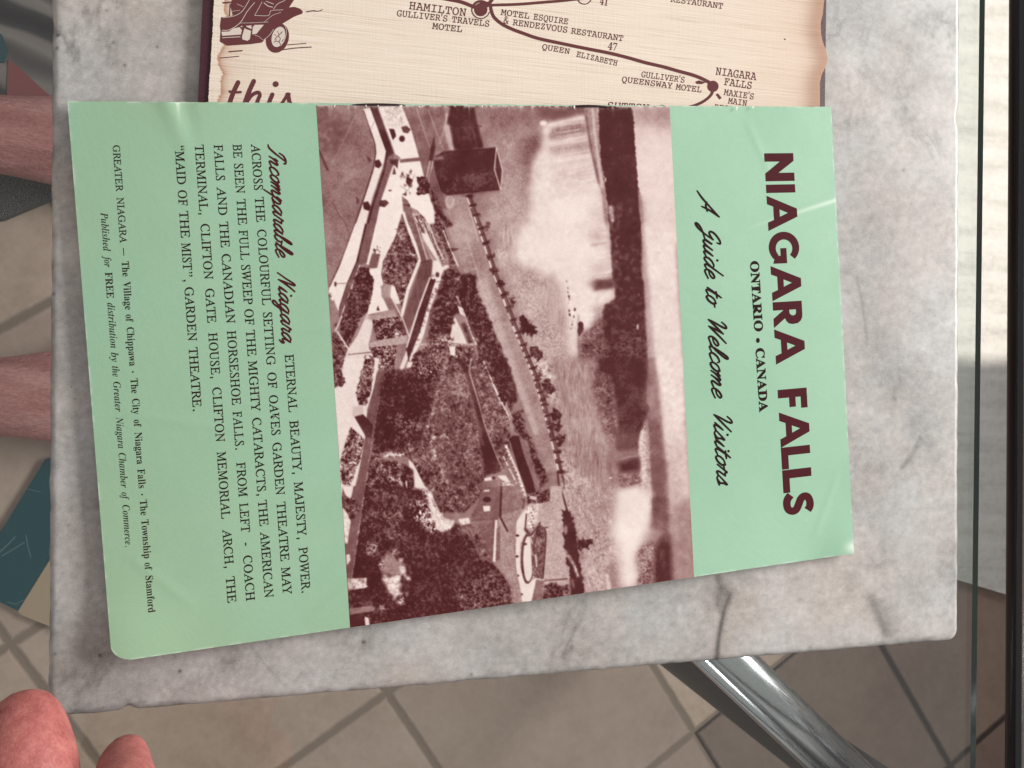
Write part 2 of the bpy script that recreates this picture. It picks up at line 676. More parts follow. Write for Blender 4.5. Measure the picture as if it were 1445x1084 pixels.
# paint natural veining, stains and scratches (photo coordinates)
cam_pts = (pts - CAM_POS) @ RM.T
pxx = cam_pts[..., 0] / cam_pts[..., 2] * F + PCX
pyy = cam_pts[..., 1] / cam_pts[..., 2] * F + PCY
mc = Canvas(-30, -420, 1450, 1500, 1.0, .60)
mc.cr = (0, 0, 1)
mc.a += .022 * mc.big + .022 * mc.mid + .012 * mc.fine
mc.a += .035 * nf(mc.a.shape, 40)
# grey cloudy bands
for (x, y, rx, ry, tn, f, rt, al) in [
    (1015, 420, 20, 90, .46, 22, -.35, .8), (1060, 560, 26, 70, .46, 20, -.6, .7), (1235, 480, 26, 90, .42, 24, -.35, .8),
    (1290, 560, 24, 70, .42, 22, -.5, .8), (1300, 610, 14, 40, .38, 12, -.6, .6), (1230, 350, 25, 110, .47, 25, -.1, .7),
    (1220, 240, 30, 60, .5, 24, .2, .6), (1290, 300, 30, 80, .52, 22, 0, .5), (1250, 870, 13, 26, .38, 9, -.35, .75),
    (1300, 740, 40, 70, .72, 20, 0, .6), (1180, 880, 60, 30, .70, 16, 0, .5), (1090, 900, 50, 26, .68, 16, 0, .5),
    (1320, 870, 26, 30, .74, 12, 0, .5), (900, 900, 70, 26, .66, 18, -.1, .5), (600, 950, 50, 24, .64, 16, -.1, .4),
    (180, 80, 30, 60, .50, 18, .3, .5), (220, 40, 26, 30, .52, 14, 0, .5), (430, 945, 60, 24, .52, 16, 0, .4),
    (110, 760, 28, 90, .53, 18, 0, .5), (150, 960, 50, 26, .50, 18, 0, .5), (690, 900, 60, 22, .50, 16, -.1, .5),
    (1270, 90, 40, 60, .52, 22, 0, .4), (1240, 30, 40, 30, .50, 18, .4, .4), (1010, 840, 20, 24, .45, 9, 0, .6)]:
    mc.ell(x, y, rx, ry, tn, f, 'mid', .02, 0, al, rt)
# veins
mc.line([(1012, 812), (1019, 832), (1030, 838), (1022, 860), (1014, 900), (1011, 938)], 7, .22, 2.6, None, 0, .8)
mc.line([(1030, 838), (1022, 860), (1014, 900), (1011, 938)], 3, .12, 1.4, None, 0, .7)
mc.ell(1022, 838, 12, 22, .34, 6, 'mid', .03, 0, .6)
mc.line([(1019, 832), (1012, 846), (1016, 866)], 4, .28, 2, None, 0, .6)
mc.line([(1226, 838), (1240, 870), (1254, 900)], 7, .24, 4, None, 0, .8)
mc.line([(1209, 390), (1215, 420), (1221, 455), (1224, 488)], 2.4, .24, 1.2, None, 0, .5)
mc.line([(1215, 420), (1240, 460), (1250, 480)], 1.6, .42, 1, None, 0, .5)
mc.line([(1190, 300), (1200, 330), (1212, 356)], 1.6, .42, 1, None, 0, .5)
mc.line([(1195, 105), (1199, 130)], 1.4, .38, 1, None, 0, .6)
mc.line([(1300, 615), (1288, 640), (1272, 662)], 3, .22, 1.5, None, 0, .75)
mc.line([(352, 910), (372, 935), (392, 958), (406, 970)], 1.3, .30, .6, None, 0, .75)
mc.line([(515, 934), (520, 944)], 1.4, .35, .6, None, 0, .6)
for k in range(340):
    x, y = rng.uniform(60, 1360), rng.uniform(-400, 1010)
    L = rng.uniform(1, 7)
    a = rng.uniform(0, 6.28)
    tn = rng.choice([.36, .42, .74, .78], p=[.35, .3, .2, .15])
    mc.line([(x, y), (x + L * math.cos(a), y + L * math.sin(a))], rng.uniform(.8, 1.6), tn, .5, None, 0, rng.uniform(.25, .7))
for (x, y, r) in [(141, 925, 2.2), (254, 947, 2.2), (78, 923, 1.5), (160, 60, 1.6), (176, 92, 1.8), (222, 66, 1.8), (82, 50, 2.2), (81, 68, 2), (72, 417, 1.6), (76, 415, 2), (97, 741, 1.4), (513, 906, 2), (665, 952, 1.6), (1275, 240, 1.6), (150, 15, 1.4)]:
    mc.ell(x, y, r, r, .10, .4)
# dirt along the sawn edges
for k in range(90):
    x = rng.uniform(80, 1340)
    y = 1011 - (x - 60) * .0835 + rng.uniform(-9, 2)
    mc.ell(x, y, rng.uniform(2, 14), rng.uniform(.8, 2.4), rng.uniform(.34, .5), 1, None, 0, 0, rng.uniform(.2, .6), -.08)
for k in range(50):
    mc.ell(76 + rng.uniform(-4, 5), rng.uniform(0, 1000), rng.uniform(.6, 2), rng.uniform(1, 6), rng.choice([.35, .8, .82]), .6, None, 0, 0, .5)
edirt = np.exp(-np.maximum(ed, 0) / .0011) * np.clip(.75 + .4 * nf(ed.shape, 4), 0, 1.2)
set_attr(sm, 'tone', np.clip(mc.sample(pxx, pyy) - .20 * edirt, 0, 1))
# skirt and underside
bm = bmesh.new()
bm.from_mesh(sm)
bm.verts.ensure_lookup_table()
bed = [e_ for e_ in bm.edges if e_.is_boundary]
r_ = bmesh.ops.extrude_edge_only(bm, edges=bed)
for g in r_['geom']:
    if isinstance(g, bmesh.types.BMVert):
        g.co.z = -SLAB_T + .0001
be2 = [e_ for e_ in r_['geom'] if isinstance(e_, bmesh.types.BMEdge) and e_.is_boundary]
bmesh.ops.contextual_create(bm, geom=be2)
bm.to_mesh(sm)
bm.free()
t = NT('marble')
n1 = t.noise(55, 6, .62)
n2 = t.noise(800, 5, .7)
n3 = t.noise(7, 4, .5)
n4 = t.noise(180, 6, .7)
tn = t.attr('tone')
tn = t.math('ADD', tn, t.math('ADD', t.math('MULTIPLY', t.math('SUBTRACT', n1, .5), .10), t.math('MULTIPLY', t.math('SUBTRACT', n4, .5), .26)))
tn = t.math('ADD', tn, t.math('MULTIPLY', t.math('SUBTRACT', n2, .5), .42))
vn = t.noise(1.0, 6, .6, t.coords(rot=.5, scale=(16, 7, 10)), .6)
vd = t.math('ABSOLUTE', t.math('SUBTRACT', vn, .52))
vein = t.math('SUBTRACT', 1.0, t.math('MULTIPLY', vd, 42.0), True)
vmask = t.math('MULTIPLY', t.math('SUBTRACT', t.noise(11, 3, .5), .46, True), 5.0, True)
tn = t.math('SUBTRACT', tn, t.math('MULTIPLY', t.math('MULTIPLY', vein, vmask), .17))
pit = t.math('MULTIPLY', t.math('SUBTRACT', t.noise(330, 2, .5), .70, True), 9.0, True)
tn = t.math('SUBTRACT', tn, t.math('MULTIPLY', pit, .30))
c = t.ramp(tn, [(0, (.03, .028, .026)), (.3, (.14, .135, .13)), (.6, (.385, .375, .365)), (.85, (.60, .59, .58))])
c = t.mix(t.math('MULTIPLY', t.math('SUBTRACT', n3, .40, True), 3.2, True), c, (1.0, .90, .84), 'MULTIPLY')
t.bump(t.math('ADD', n2, t.math('MULTIPLY', n1, .6)), .10, .0005)
m_marble = t.set(c, .36, 0, .35)
slab = obj('marble_slab', sm, m_marble)
tag(slab, 'pale grey veined marble slab with chipped edges lying on the glass table', 'marble slab')

#@@MENU
# ------------------------------------------------------------------ stroke / text helpers
def catmull(p, k=7):
    p = [np.array(q, float) for q in p]
    if len(p) == 2:
        return [p[0] + (p[1] - p[0]) * i / 4 for i in range(5)]
    q = [2 * p[0] - p[1]] + p + [2 * p[-1] - p[-2]]
    out = []
    for i in range(1, len(q) - 2):
        a, b, c_, d = q[i - 1:i + 3]
        for j in range(k):
            t_ = j / k
            out.append(.5 * (2 * b + (c_ - a) * t_ + (2 * a - 5 * b + 4 * c_ - d) * t_ ** 2 + (3 * b - 3 * c_ + d - a) * t_ ** 3))
    out.append(p[-1])
    return out


class Ink:
    """flat printed shapes in 2-D; each later shape a hair (a few micrometres) higher"""

    def __init__(s):
        s.v, s.f, s.lift, s.cnt = [], [], 0, 0

    def add(s, v2, faces, dz=0.0):
        b = len(s.v)
        s.v += [(x, y, s.lift + (dz * i if dz else 0)) for i, (x, y) in enumerate(v2)]
        s.f += [tuple(b + i for i in f) for f in faces]
        s.cnt += 1 if dz else 0
        s.lift = 2e-6 * (s.cnt % 9)

    def stroke(s, pts, wd, k=7, round_=True, smooth=True, taper=None):
        p = catmull(pts, k) if smooth else [np.array(q, float) for q in pts]
        n = len(p)
        L, R = [], []
        for i in range(n):
            d = p[min(i + 1, n - 1)] - p[max(i - 1, 0)]
            d = d / (np.linalg.norm(d) + 1e-12)
            nn = np.array([-d[1], d[0]])
            w_ = wd / 2 * (taper(i / (n - 1)) if taper else 1)
            L.append(p[i] + nn * w_)
            R.append(p[i] - nn * w_)
        v, f = [], []
        for a, b in zip(L, R):
            v += [tuple(a), tuple(b)]
        for i in range(n - 1):
            f.append((2 * i, 2 * i + 1, 2 * i + 3, 2 * i + 2))
        if round_:
            for end in (0, 1):
                c0 = p[-1] if end else p[0]
                d = (p[-1] - p[-2]) if end else (p[0] - p[1])
                a0 = math.atan2(d[1], d[0])
                w_ = wd / 2 * (taper(float(end)) if taper else 1)
                b = len(v)
                arc = [(c0[0] + w_ * math.cos(a0 + th), c0[1] + w_ * math.sin(a0 + th)) for th in np.linspace(-math.pi / 2, math.pi / 2, 8)]
                v += arc
                f.append(tuple(range(b, b + 8)))
        s.add(v, f, 2e-7)

    def fill(s, pts):
        bm = bmesh.new()
        vs_ = [bm.verts.new((x, y, 0)) for x, y in pts]
        es = [bm.edges.new((vs_[i], vs_[(i + 1) % len(vs_)])) for i in range(len(vs_))]
        bmesh.ops.triangle_fill(bm, use_beauty=True, edges=es, normal=(0, 0, 1))
        bm.verts.index_update()
        s.add([(q.co.x, q.co.y) for q in bm.verts], [tuple(q.index for q in f.verts) for f in bm.faces])
        bm.free()

    def disc(s, x, y, rx, ry=None, rot=0, n=24):
        s.lift += 1.2e-5
        ry = ry or rx
        c_, sn = math.cos(rot), math.sin(rot)
        s.add([(x + rx * math.cos(a) * c_ - ry * math.sin(a) * sn, y + rx * math.cos(a) * sn + ry * math.sin(a) * c_)
               for a in np.linspace(0, 2 * math.pi, n + 1)[:-1]], [tuple(range(n))])


_fonts = {}
FD = os.path.join(bpy.utils.resource_path('LOCAL'), 'datafiles', 'fonts')


def font(fn):
    if fn not in _fonts:
        try:
            _fonts[fn] = bpy.data.fonts.load(os.path.join(FD, fn))
        except Exception:
            _fonts[fn] = None
    return _fonts[fn]


MATHF = 'NotoSansMath-Regular.woff2'


def mstr(s_, base):
    r = ''
    for ch in s_:
        if 'A' <= ch <= 'Z':
            r += chr(base + ord(ch) - 65)
        elif 'a' <= ch <= 'z':
            cp = base + 26 + ord(ch) - 97
            r += '\u210e' if cp == 0x1D455 else chr(cp)
        elif '0' <= ch <= '9' and base == 0x1D400:
            r += chr(0x1D7CE + ord(ch) - 48)
        else:
            r += ch
    return r


_cache = {}


def glyphs(txt, style):
    """2-D triangles of a word; baseline y=0, cap height scaled to 1"""
    key = (txt, style)
    if key in _cache:
        return _cache[key]
    base, off, shear = {'roman': (0x1D434, .008, -.27), 'bold': (0x1D400, 0, 0), 'italic': (0x1D468, -.004, 0),
                        'fat': (0x1D400, .014, 0), 'slab': (0x1D670, .004, 0), 'sans': (0x1D5D4, .012, 0)}[style]
    if style == 'slab' and txt.isdigit():
        base, off, shear = 0x1D400, 0, 0
    c_ = bpy.data.curves.new('glyph', 'FONT')
    fo = font(MATHF)
    if fo:
        c_.font = fo
        c_.body = mstr(txt, base)
    else:
        c_.body = txt
        shear = 0
    c_.size = 1
    c_.offset = off
    c_.resolution_u = 3
    c_.shear = shear if abs(shear) <= 1 else 0
    o_ = bpy.data.objects.new('glyph', c_)
    COL.objects.link(o_)
    dg_ = bpy.context.evaluated_depsgraph_get()
    me = o_.evaluated_get(dg_).to_mesh()
    v_ = np.array([(q.co.x, q.co.y) for q in me.vertices]) if len(me.vertices) else np.zeros((0, 2))
    f_ = [tuple(p.vertices) for p in me.polygons]
    o_.evaluated_get(dg_).to_mesh_clear()
    bpy.data.objects.remove(o_)
    bpy.data.curves.remove(c_)
    cap = .66
    if txt != 'H':
        hv = glyphs('H', style)[0]
        cap = .66 * hv[:, 1].max()
    v_ = v_ / cap
    if len(v_):
        v_[:, 0] -= v_[:, 0].min()
    _cache[key] = (v_, f_)
    return _cache[key]


def put(ink, txt, style, A, B, h, up=None):
    """word along A->B in photo coordinates (y down), cap height h; up(x, y) gives the page's up direction"""
    v_, f_ = glyphs(txt, style)
    if not len(v_):
        return
    A, B = np.array(A, float), np.array(B, float)
    d = B - A
    s_ = v_[:, 0:1] / v_[:, 0].max()
    if up is None:
        uA = uB = np.array([d[1], -d[0]]) / np.linalg.norm(d)
    else:
        uA, uB = up(*A), up(*B)
    q = A + s_ * d + v_[:, 1:2] * h * (uA * (1 - s_) + uB * s_)
    ink.add([tuple(x) for x in q], f_)


def ink_obj(name, ink, to3, eps, mat, parent, fine=False):
    if not ink.v:
        return
    a = np.array(ink.v)
    q = to3(a[:, 0], a[:, 1])
    q[:, 2] += eps + a[:, 2]
    me = mesh(name, q, ink.f)
    bm = bmesh.new()
    bm.from_mesh(me)
    if fine:
        q2 = dict(zip(range(len(q)), a))
        lay = bm.verts.layers.float_vector.new('flat')
        bm.verts.ensure_lookup_table()
        for i, bv in enumerate(bm.verts):
            bv[lay] = tuple(a[i])
        bmesh.ops.triangulate(bm, faces=[f for f in bm.faces if len(f.verts) > 3])
        for _ in range(5):
            es = [e_ for e_ in bm.edges if e_.calc_length() > .0011]
            if not es:
                break
            bmesh.ops.subdivide_edges(bm, edges=es, cuts=1)
            bmesh.ops.triangulate(bm, faces=[f for f in bm.faces if len(f.verts) > 3])
        fl_ = np.array([tuple(bv[lay]) for bv in bm.verts])
        q = to3(fl_[:, 0], fl_[:, 1])
        q[:, 2] += eps + fl_[:, 2]
        for bv, p_ in zip(bm.verts, q):
            bv.co = p_
    bmesh.ops.recalc_face_normals(bm, faces=bm.faces)
    for f in bm.faces:
        if f.normal.z < 0:
            f.normal_flip()
    bm.to_mesh(me)
    bm.free()
    return obj(name, me, mat, parent)


def ink_mat(name, col, rough=.6):
    t = NT(name)
    n = t.noise(900, 3, .7)
    c = t.mix(t.math('MULTIPLY', n, .5), col, tuple(min(1, x * 1.5 + .004) for x in col))
    return t.set(c, rough, 0, .04)


m_ink = ink_mat('maroon_ink', (.058, .010, .014))
m_blackink = ink_mat('dark_ink', (.020, .008, .008))
m_menuink = ink_mat('menu_ink', (.11, .036, .038), .7)

# ------------------------------------------------------------------ the menu under the booklet
MZ0, MZ1, MZ2 = .0002, .0021, .0026
menu = empty('menu_card', PV(720, 60, 0), 'burgundy edged cream card printed with a brown route map, half under the green booklet', 'menu')
t = NT('burgundy_board')
n = t.noise(380, 4, .7)
c = t.ramp(n, [(.3, (.030, .007, .013)), (.7, (.070, .015, .024))])
t.bump(n, .3, .0004)
m_burg = t.set(c, .5, 0, .4)


def prism_px(pts, z0, z1):
    return slab_prism(pts, z0, z1)


bo = prism_px([(296, -320), (1171, -320), (1166, 0), (1164, 150), (1156, 430), (268, 430), (279, 147), (286, 0)], MZ0, MZ1)
obj('cover', bo, m_burg, menu)

# cream sheet as a dense grid whose side edges follow the torn outline
ly = [-320, -200, -110, -60, 0, 20, 34, 48, 60, 72, 81, 90, 97, 106, 117, 135, 151, 200, 300, 400]
lx = [1168, 1162, 1166, 1158, 1162, 1160, 1157, 1157.5, 1160, 1164.5, 1167, 1166, 1163, 1158.5, 1156, 1156, 1156, 1156, 1154, 1150]
lf = [312, 309, 306, 304, 302, 301, 300.5, 300, 299, 298, 298, 297, 297, 296, 295, 294.5, 294, 291, 286, 280]
NR, NCc = 420, 440
yy = np.linspace(-320, 400, NR)
xl = np.interp(yy, ly, lf) + rng.normal(0, .3, NR)
xr = np.interp(yy, ly, lx)
s_ = np.linspace(0, 1, NCc)
SXX = xl[:, None] + (xr - xl)[:, None] * s_[None, :]
SYY = np.repeat(yy[:, None], NCc, 1)
pts = P(SXX, SYY, MZ2)
edge_r = (xr[:, None] - SXX)
pts[..., 2] = MZ2 + .0004 * np.exp(-(edge_r / 14) ** 2) 
sh_me = grid_mesh('sheet', pts[:, ::-1] if False else pts)
# scorched print along the edges + stains
bc = Canvas(270, -340, 920, 760, .8, 0.0)
tone = np.zeros(SXX.shape)
jag = np.interp(yy, yy, 16 + 3 * np.clip(blur(rng.standard_normal((1, NR)), 2)[0] * 2, -1, 1) + 4 * np.sin(yy / 17) * np.sin(yy / 41))
dl = SXX - xl[:, None]
tone += np.where(dl > jag[:, None], np.exp(-np.maximum(dl - jag[:, None], 0) / 5.0), 0) * 1.1
tone += .5 * np.exp(-(edge_r / 22) ** 2) + .35 * np.exp(-edge_r / 120)
tone += .25 * np.exp(-((dl) / 60) ** 2) * (dl > jag[:, None])
set_attr(sh_me, 'tone', np.clip(tone, 0, 1))
t = NT('cream_laid_paper')
rot = math.radians(3.6)
lines = t.noise(1.0, 3, .7, t.coords(rot=rot, scale=(9, 1500, 1)))
lines2 = t.noise(1.0, 2, .5, t.coords(rot=rot, scale=(60, 2400, 1)))
cross = t.noise(1.0, 2, .5, t.coords(rot=rot, scale=(2200, 90, 1)))
hh = t.math('ADD', t.math('MULTIPLY', lines, .5), t.math('ADD', t.math('MULTIPLY', lines2, .5), t.math('MULTIPLY', cross, .12)))
c = t.ramp(hh, [(.26, (.44, .355, .285)), (.48, (.69, .59, .485)), (.75, (.77, .68, .58))])
c = t.mix(t.math('MULTIPLY', t.attr('tone'), .8), c, (.36, .14, .07))
t.bump(hh, .6, .0004)
m_cream = t.set(c, .8, 0, .15)
sheet = obj('sheet', sh_me, m_cream, menu)


def menu3(x, y):
    return P(x, y, MZ2)


EPSM = .00004
ink = Ink()
for txt, A, B, h in [
    ('HAMILTON', (577.3, 13), (657.2, 23.1), 10.7), ("GULLIVER'S", (559.8, 22.8), (631, 30.8), 8.6), ('TRAVELS', (637.5, 31.5), (690, 38), 8.6),
    ('MOTEL', (609.6, 40.8), (651.6, 45.7), 8.6), ('MOTEL', (706.4, 21), (746.5, 26.8), 8.2), ('ESQUIRE', (752.5, 27.6), (801, 34.6), 8.2),
    ('&', (710.3, 33), (717.5, 34.2), 8.4), ('RENDEZVOUS', (723.3, 35.6), (800.2, 46.4), 8.4), ('RESTAURANT', (805.5, 47.4), (878.8, 58.3), 8.2),
    ('QUEEN', (764.6, 69.7), (803.4, 76.6), 7.8), ('ELIZABETH', (813, 80), (870.4, 93.2), 7.8), ('47', (857.5, 70.3), (870, 72), 9), ('41', (846, 6.6), (857, 8.4), 9),
    ("GULLIVER'S", (904.7, 108.8), (965.5, 117), 8.2), ('QUEENSWAY', (877.2, 115.9), (948.5, 125.2), 8), ('MOTEL', (953.3, 126.2), (989.4, 130.7), 8),
    ('NIAGARA', (1009.4, 105.3), (1067, 113.5), 10.4), ('FALLS', (1021.6, 120), (1060, 125.8), 10), ("MAXIE'S", (1021, 134), (1063, 140.6), 8.4), ('MAIN', (1027, 146), (1053.4, 149.8), 8.2),
    ('RESTAURANT', (1008, 155), (1074, 163), 8), ('SUTTON', (857.5, 153.5), (916, 157), 9.5), ('RESTAURANT', (946, 2.6), (1019.5, 12.8), 8.2)]:
    put(ink, txt, 'slab', A, B, h, up=None)
# roads of the printed map
ink.stroke([(560, -14), (600, -7), (631, -1), (649, 2.5), (663, 7.5), (676, 13)], 5)
ink.stroke([(690, 7.5), (710, 7), (735, 6), (760, 4), (790, 1.5), (822, -2)], 4)
ink.stroke([(688, 8), (696, -3), (704, -18)], 5)
ink.stroke([(680, 4), (691, 6), (693, 14), (697, 24), (707.5, 33.5), (722, 41), (738, 47), (760, 54.5), (796.6, 62.4), (826, 68.5), (857.5, 74.6), (884, 81), (910.6, 88.5), (936, 94.5), (957.6, 100.6), (974, 105), (988, 110), (1004, 118)], 4.6)
ink.stroke([(1006, 124), (1004, 133), (996, 141), (984, 147.5), (966, 153), (940, 158)], 4)
ink.disc(1006, 122, 8)
ink.disc(934, 156, 8)
ink.disc(678.5, 13.7, 9.4)
ink.stroke([(678.5 + 12.6 * math.cos(a), 13.7 + 12.6 * math.sin(a)) for a in np.linspace(.3, 3.3, 12)], 1.4)
ink.stroke([(678.5 + 11.8 * math.cos(a), 13.7 + 11.8 * math.sin(a)) for a in np.linspace(3.5, 5.2, 8)], 3.4)
ink.stroke([(824.7 + 10 * math.cos(a), -4 + 10 * math.sin(a)) for a in np.linspace(0, 6.28, 20)], 1.4)
ink.fill([(981, 115.5), (986, 113.6), (996, 116.5), (990, 119), (983, 118.5)])
ink.fill([(1010, 133.5), (1013, 131.8), (1018.5, 138.5), (1015, 140.6)])
ink_obj('printed_map', ink, menu3, EPSM, m_menuink, sheet)
ink = Ink()
ink.fill([(1106, 54.5), (1108.5, 54.8), (1109, 56), (1107, 56.6)])
ink_obj('paper_fleck', ink, menu3, EPSM, m_menuink, sheet)
ink = Ink()
ink.stroke([(440, 15.5), (449, 16), (455, 14)], 1.2)
ink_obj('paper_fleck', ink, menu3, EPSM, m_menuink, sheet)
# the old car printed at the left
CS = 210 / 1423


def cq(pts):
    return [(290 + x * CS, y * CS) for x, y in pts]


def ct(ox, oy, sc, pts):
    return [(ox + x / sc, oy + y / sc) for x, y in pts]


ink = Ink()
ink.fill(cq([(150, 165), (210, 160), (262, 150), (240, 60), (250, 10), (262, -20), (860, -20), (800, 72), (850, 66), (905, 84), (932, 112), (925, 132), (850, 160), (745, 222), (660, 290), (600, 345), (556, 390), (540, 408), (430, 424), (210, 438), (165, 415), (138, 400), (140, 350), (145, 300), (138, 250)]))
ink.disc(*cq([(688, 365)])[0], 108 * CS, 144 * CS, .28)
ink.stroke(cq([(225, 495), (350, 486)]), 1.8)
ink.stroke(cq([(140, 556), (318, 540)]), 1.2)
ink.stroke(cq([(965, 114), (1045, 103)]), 1.5)
ink.stroke(cq([(785, 430), (960, 416)]), 1.2)
ink.stroke(cq([(715, 480), (850, 462), (1012, 451)]), 1.4)
ink.fill(cq([(160, 22), (270, 14), (272, 22), (215, 34), (168, 36)]))
ink.stroke(cq([(237, 40), (230, 150)]), 1.4)
ink_obj('car_drawing', ink, menu3, EPSM, m_menuink, sheet)
t = NT('cream_print_gap')
m_gap = t.set((.60, .52, .45), .75, 0, .2)
ink = Ink()
ink.fill(cq([(152, 306), (225, 303), (262, 274), (325, 262), (348, 290), (338, 332), (160, 344)]))
ink.fill(cq([(470, 240), (558, 238), (486, 326), (446, 330), (452, 262)]))
ink.fill(cq([(372, 272), (398, 284), (436, 296), (424, 376), (400, 392), (352, 378), (350, 350)]))
ink.fill(cq([(160, 360), (330, 350), (338, 356), (162, 366)]))
ink.fill(cq([(330, 258), (355, 246), (350, 262)]))
ink.fill(cq([(385, 250), (440, 244), (440, 280), (400, 262)]))
ink.disc(*cq([(697, 355)])[0], 62 * CS, 100 * CS, .30)
for pl, wd in [([(160, 292), (230, 286), (330, 220), (400, 110), (470, 25)], .8), ([(165, 170), (262, 158), (340, 120), (385, 60), (420, 0)], .7),
               ([(330, 222), (450, 220), (600, 212)], .5), ([(470, 150), (600, 150), (628, 105), (740, 96)], .6), ([(470, 150), (520, 60), (540, 20)], .6),
               ([(650, 88), (690, 40), (760, 5)], .7), ([(560, 215), (640, 150), (720, 120)], .5), ([(555, 385), (610, 340), (652, 282)], .6), ([(470, 338), (510, 352), (545, 382)], .5),
               ([(755, 240), (775, 300), (758, 380), (720, 440)], .6), ([(300, 40), (360, 66)], .5), ([(560, 30), (600, 60), (640, 70)], 1), ([(580, 14), (650, 40)], .8), ([(250, 110), (330, 100)], .4)]:
    ink.stroke(cq(pl), wd)
ink_obj('car_highlight', ink, menu3, EPSM + .00003, m_gap, sheet)
ink = Ink()
for pl, wd in [([(665, 380), (690, 350), (715, 370), (700, 400), (675, 398)], .9), ([(690, 350), (735, 305)], 1.1), ([(655, 410), (680, 380)], .8), ([(700, 330), (690, 300)], .7), ([(730, 400), (745, 380)], .9), ([(720, 430), (700, 395)], 1), ([(660, 330), (676, 345)], .6)]:
    ink.stroke(cq(pl), wd)
ink_obj('car_wheel_hub', ink, menu3, EPSM + .00005, m_menuink, sheet)
# the heading word "this", lower half under the booklet
ink = Ink()
for pl, wd in [([(312, 790), (270, 880), (236, 975), (225, 1050), (250, 1100), (300, 1080)], 44), ([(232, 876), (285, 884), (336, 882)], 24), ([(462, 778), (420, 870), (385, 965), (350, 1080)], 44),
               ([(390, 985), (440, 915), (500, 885), (520, 912), (500, 965), (470, 1080), (510, 1110)], 36), ([(640, 905), (612, 975), (590, 1070), (630, 1110)], 40), ([(785, 905), (745, 970), (690, 1050)], 30), ([(790, 905), (800, 960), (815, 1040), (760, 1110)], 40)]:
    ink.stroke(cq(pl), wd * CS)
ink.disc(*cq([(672, 806)])[0], 28 * CS)
ink.disc(*cq([(790, 902)])[0], 26 * CS, 17 * CS)
ink_obj('heading_word', ink, menu3, EPSM, m_menuink, sheet)

#@@BOOKLET
# ------------------------------------------------------------------ the green booklet
BC = [(95, 143), (1173, 151), (1205, 781), (158, 935)]
HB = homog([(0, 0), (1, 0), (1, 1), (0, 1)], BC)
HBi = np.linalg.inv(HB)


def page_z(u_, v_):
    z = .0039 - .0016 * np.clip((v_ - .38) / .5, 0, 1) ** 1.3 - .0008 * np.clip((.14 - u_) / .14, 0, 1) ** 1.5
    z = z + .0007 * np.sin(u_ * 9 + v_ * 2) * v_ ** 2 + .0006 * np.clip((v_ - .8) / .2, 0, 1) ** 2 + .0005 * np.sin(u_ * 3.2 - v_ * 5)
    # corner lift bottom left, soft roll of the left edge
    z = z + .0020 * np.exp(-((u_ - .0) / .07) ** 2 - ((v_ - 1) / .12) ** 2)
    z = z + .0010 * np.exp(-((u_ - 1.0) / .05) ** 2 - ((v_ - 1) / .07) ** 2)
    # fold ridge at the right edge
    yv = .206 + .06 * (1 - u_) / .155 - .012 * np.exp(-((1 - u_) / .03) ** 2) * 0
    z = z + .00022 * np.exp(-((v_ - yv) / .010) ** 2) * np.clip((u_ - .80) / .16, 0, 1)
    z = z - .00022 * np.exp(-((v_ - yv - .022) / .014) ** 2) * np.clip((u_ - .80) / .16, 0, 1)
    # soft creases of handling
    for (ua, va, ub_, vb_, am, wd_) in ((.02, .55, .20, .62, .00012, .006), (.22, .98, .33, .86, .00014, .007), (.60, .99, .64, .86, .00016, .008), (.93, .97, .985, .80, .00014, .006), (.86, .02, .90, .16, .00014, .006), (.30, .40, .36, .43, .00010, .007), (.30, .60, .36, .585, .00010, .006), (.02, .80, .10, .93, .00016, .007)):
        du_, dv_ = (ub_ - ua), (vb_ - va) * .65
        L_ = np.hypot(du_, dv_)
        t_ = ((u_ - ua) * du_ + (v_ - va) * .65 * dv_) / L_ ** 2
        dd_ = ((u_ - ua) * dv_ - (v_ - va) * .65 * du_) / L_
        m_ = np.clip(t_ * 4, 0, 1) * np.clip((1 - t_) * 4, 0, 1)
        z = z + .55 * am * m_ * np.exp(-(dd_ / wd_) ** 2)
    # crinkle at the top left
    z = z + .00038 * np.exp(-((u_ - .105 - .22 * v_ + .0) / .012) ** 2) * np.exp(-v_ / .07)
    z = z - .00028 * np.exp(-((u_ - .125 - .1 * v_) / .010) ** 2) * np.exp(-v_ / .05)
    z = z + .00018 * np.exp(-((v_ - .425) / .012) ** 2) * np.exp(-((u_ - .3) / .06) ** 2)
    return z


def page3(px, py):
    u_, v_ = ap(HBi, px, py)
    z = page_z(u_, v_)
    return P(px, py, z)


def page_up(x, y):
    u_, v_ = ap(HBi, x, y)
    a_ = ap(HB, u_ + .01, v_)
    d = np.array([float(a_[0]) - x, float(a_[1]) - y])
    return d / np.linalg.norm(d)


booklet = empty('booklet', PV(660, 520, .002), 'mint green booklet with maroon photograph of waterfalls and gardens lying on the marble slab', 'booklet')
GU, GV = 560, 380
# the outline: slightly rounded left bottom corner, fuzzy top edge
us = np.linspace(0, 1, GU)
vs2 = np.linspace(0, 1, GV)
UU, VV = np.meshgrid(us, vs2)
top_j = np.clip(blur(rng.standard_normal((1, GU)), 1)[0], -1.2, 1.2) * .0006
VV2 = VV + (1 - VV) ** 30 * top_j[None, :]
